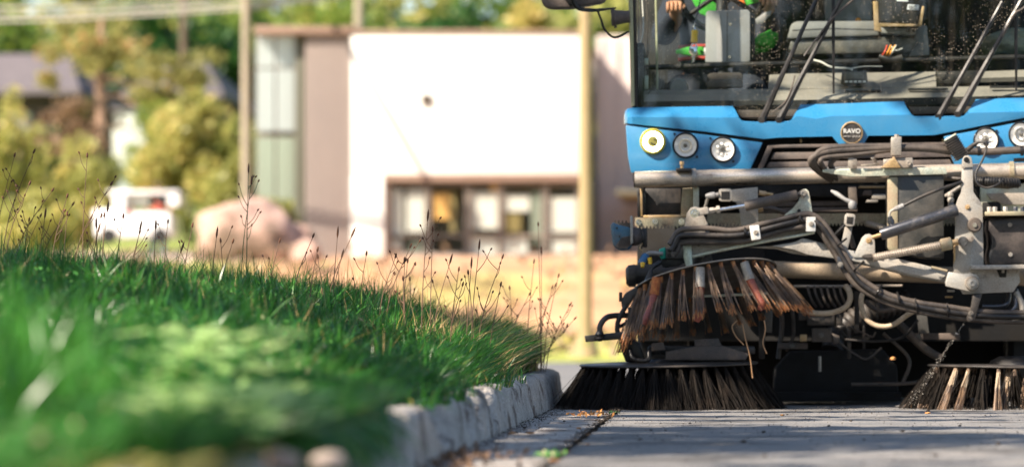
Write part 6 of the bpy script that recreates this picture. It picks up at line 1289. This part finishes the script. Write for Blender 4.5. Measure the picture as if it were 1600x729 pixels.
hL, hR = Vector((-.262, 18.60, 1.93)), Vector((.20, 18.66, 1.97))
J = [((px_, 19.25, 1.50), (.16, .12)), ((px_, 19.27, 1.75), (.15, .11)), ((px_, 19.27, 1.98), (.17, .10)), ((px_, 19.26, 2.12), .06), ((px_, 19.23, 2.22), .062), ((px_, 19.20, 2.30), (.085, .095)), ((px_, 19.20, 2.39), (.08, .095)),
     ((px_ - .19, 19.25, 2.03), .065), ((px_ - .27, 19.08, 1.80), .048), ((-.255, 18.82, 1.88), .036), ((-.262, 18.70, 1.915), .027), (tuple(hL), (.042, .022)),
     ((px_ + .19, 19.25, 2.03), .065), ((px_ + .27, 19.06, 1.76), .048), ((.20, 18.86, 1.88), .036), ((.20, 18.75, 1.94), .027), (tuple(hR), (.042, .022)),
     ((px_ - .11, 19.2, 1.50), .095), ((px_ - .16, 18.82, 1.52), .08), ((px_ - .16, 18.72, 1.46), .07), ((px_ - .16, 18.68, 1.14), .05), ((px_ - .16, 18.58, 1.08), (.045, .04)),
     ((px_ + .11, 19.2, 1.50), .095), ((px_ + .16, 18.82, 1.52), .08), ((px_ + .16, 18.72, 1.46), .07), ((px_ + .16, 18.68, 1.14), .05), ((px_ + .16, 18.58, 1.08), (.045, .04))]
E = [(0, 1), (1, 2), (2, 3), (3, 4), (4, 5), (5, 6), (2, 7), (7, 8), (8, 9), (9, 10), (10, 11), (2, 12), (12, 13), (13, 14), (14, 15), (15, 16), (0, 17), (17, 18), (18, 19), (19, 20), (20, 21), (0, 22), (22, 23), (23, 24), (24, 25), (25, 26)]
n0 = len(J)
for h, sg in ((hL, 1), (hR, -1)):       # five fingers closing round the rim
    hi = 11 if sg == 1 else 16
    for f in range(4):
        x = h.x + (-.03 + f * .02); L = (.026, .03, .028, .022)[f]; b = len(J)
        J += [((x, h.y - .022, h.z + .005), .0095), ((x, h.y - .022 - L * .8, h.z - .004), .009), ((x, h.y - .02 - L, h.z - .022 - L * .3), .0085), ((x, h.y - .008 - L * .4, h.z - .034 - L * .3), .0075)]
        E += [(hi, b), (b, b + 1), (b + 1, b + 2), (b + 2, b + 3)]
    b = len(J); J += [((h.x + sg * .036, h.y + .01, h.z), .011), ((h.x + sg * .05, h.y - .02, h.z - .015), .0095), ((h.x + sg * .04, h.y - .04, h.z - .02), .008)]; E += [(hi, b), (b, b + 1), (b + 1, b + 2)]
skinned('body', J, E, 'skin', dv)
# face
hc = Vector((px_, 19.20, 2.33))
for sx in (-1, 1):
    lathe('eye', hc + Vector((sx * .032, -.085, .01)), hc + Vector((sx * .032, -.098, .01)), [(0, .013), (.7, .01), (1, .002)], M['letter_white'], dv, 12); lathe('iris', hc + Vector((sx * .032, -.096, .01)), hc + Vector((sx * .032, -.101, .01)), [(0, .006), (1, .004)], M['cab_dark'], dv, 10)
    lathe('ear', hc + Vector((sx * .078, .005, -.005)), hc + Vector((sx * .095, .015, .0)), [(0, .018), (.6, .028), (1, .016)], M['skin'], dv, 12)
lathe('nose', hc + Vector((0, -.085, .005)), hc + Vector((0, -.112, -.035)), [(0, .007), (.7, .014), (1, .008)], M['skin'], dv, 10); tubew('mouth', [hc + Vector((-.025, -.088, -.062)), hc + Vector((0, -.097, -.065)), hc + Vector((.025, -.088, -.062))], .005, M['red_cloth'], dv)
bm = bmesh.new(); bmesh.ops.create_uvsphere(bm, u_segments=20, v_segments=12, radius=1)
for v in bm.verts: v.co = Vector((v.co.x * .098, v.co.y * .112 + .012, max(v.co.z, -.25 if v.co.y > 0 else .25) * .10 + .045)) + hc
from_bm('hair', bm, M['hair'], dv, True)
JK = skinned('jacket', [(J[0][0], (.20, .155)), (J[1][0], (.19, .145)), (J[2][0], (.20, .125)), ((px_, 19.265, 2.10), .085), (J[7][0], .085), (J[8][0], .066), ((-.26, 18.75, 1.905), .036), (J[12][0], .085), (J[13][0], .07), ((.20, 18.77, 1.935), .036)], [(0, 1), (1, 2), (2, 3), (2, 4), (4, 5), (5, 6), (2, 7), (7, 8), (8, 9)], 'navy_cloth', dv)
skinned('trousers', [((px_, 19.25, 1.50), (.20, .16)), *[(J[i][0], J[i][1] + .03) for i in (17, 18, 19, 20)], *[(J[i][0], J[i][1] + .03) for i in (22, 23, 24, 25)]], [(0, 1), (1, 2), (2, 3), (3, 4), (0, 5), (5, 6), (6, 7), (7, 8)], 'navy_cloth', dv)
for s_, j in ((1, 21), (-1, 26)): p_ = Vector(J[j][0]); box('boot', (p_.x - .05, p_.y - .16, 1.04), (p_.x + .05, p_.y + .10, 1.14), M['black_paint'], dv, .03, 3)
def band(name, z, m_, w=.03, rx=.215, ry=.165):
    V = []; q_ = []
    for i, a in enumerate(np.linspace(0, 6.283, 33)):
        for zz in (z, z + w): V.append((px_ + rx * math.cos(a), 19.26 + ry * math.sin(a), zz))
        if i: q_.append([2 * i - 2, 2 * i, 2 * i + 1, 2 * i - 1])
    o = mk(name, V, q_, M[m_], dv, smooth=True); o.modifiers.new('t', 'SOLIDIFY').thickness = .004
band('red_stripe', 1.70, 'red_cloth', .016, .19, .15); band('reflective_stripe', 1.718, 'reflective', .04, .19, .15); band('red_stripe', 1.76, 'red_cloth', .016, .19, .15)
# coat lying over the passenger side
slab('coat_hook', 1.2, 1.22, 19.40, 19.44, 2.0, 2.1, 'cab_dark')
bm = bmesh.new(); bmesh.ops.create_icosphere(bm, subdivisions=4, radius=1); c_ = P(1592, 72, 18.85)
for v in bm.verts: n_ = 1 + .22 * ns(v.co.x * 1.6, v.co.y * 1.6, v.co.z * 1.6) + .06 * ns(v.co.x * 5, v.co.y * 5, v.co.z * 5); v.co = Vector((v.co.x * .17, v.co.y * .16, max(v.co.z, -.45) * .085)) * n_ + c_
tag(from_bm('folded_jacket', bm, M['khaki'], None, True), 'crumpled khaki cloth bundle behind the windscreen at right', 'jacket')
bm = bmesh.new(); bmesh.ops.create_icosphere(bm, subdivisions=4, radius=1); c_ = P(1195, 66, 18.62)
for v in bm.verts: n_ = 1 + .3 * ns(v.co.x * 1.8, v.co.y * 1.8, v.co.z * 1.8) + .10 * ns(v.co.x * 5, v.co.y * 5, v.co.z * 5); v.co = Matrix.Rotation(R(28), 3, 'Y').inverted() @ Vector((v.co.x * .078, v.co.y * .05, v.co.z * .042)) * n_ + c_
from_bm('sleeve_cuff', bm, M['hivis'], dv, True)
PL('vest_panel', [(1070, -60), (1108, -60), (1122, 24), (1108, 27), (1094, 22), (1082, 2)], 18.88, .02, 'hivis', dv, bev=.006); PL('vest_panel', [(1056, 78), (1076, 73), (1100, 73), (1100, 86), (1078, 87), (1056, 84)], 18.72, .02, 'hivis', dv, bev=.006)
PL('orange_patch', [(1152, -12), (1158, -12), (1165, 8), (1154, 10)], 18.9, .01, 'orange_cloth', dv); PL('shoulder_flap', [(1160, -30), (1212, -30), (1196, 0), (1165, 9)], 18.91, .02, 'hivis', dv); PL('phone', [(1180, 30), (1196, 19), (1206, 16), (1204, 24), (1192, 36), (1182, 38)], 18.6, .012, 'box_grey', S)

p0 = P(247, 404, 84.6); fp = thing('person', (p0.x, 84.6, 1.8), 'distant standing person in red shirt and blue jeans beside the white car', 'person')
def q3(dx, dz, dy=0): return (p0.x + dx, 84.6 + dy, 1.8 + dz)
skinned('body', [(q3(0, .92), .12), (q3(0, 1.15), .12), (q3(0, 1.38), .14), (q3(0, 1.5), .05), (q3(0, 1.6), .085), (q3(-.19, 1.4), .055), (q3(-.27, 1.12), .045), (q3(-.26, .85), .035), (q3(.19, 1.4), .055), (q3(.27, 1.12), .045), (q3(.26, .85), .035), (q3(-.1, .86), .09), (q3(-.12, .48), .065), (q3(-.12, .08), .045), (q3(.1, .86), .09), (q3(.12, .48), .065), (q3(.12, .08), .045)], [(0, 1), (1, 2), (2, 3), (3, 4), (2, 5), (5, 6), (6, 7), (2, 8), (8, 9), (9, 10), (0, 11), (11, 12), (12, 13), (0, 14), (14, 15), (15, 16)], 'skin', fp)
skinned('shirt', [(q3(0, .95), .15), (q3(0, 1.18), .15), (q3(0, 1.38), .165), (q3(-.2, 1.4), .075), (q3(-.26, 1.18), .065), (q3(.2, 1.4), .075), (q3(.26, 1.18), .065)], [(0, 1), (1, 2), (2, 3), (3, 4), (2, 5), (5, 6)], 'shirt_red', fp)
skinned('jeans', [(q3(0, .9), .14), (q3(-.1, .84), .1), (q3(-.12, .48), .078), (q3(-.12, .1), .06), (q3(.1, .84), .1), (q3(.12, .48), .078), (q3(.12, .1), .06)], [(0, 1), (1, 2), (2, 3), (0, 4), (4, 5), (5, 6)], 'jeans', fp)
lathe('hair', q3(0, 1.62), q3(0, 1.74), [(0, .1), (.5, .105), (1, .04)], M['hair'], fp, 14)
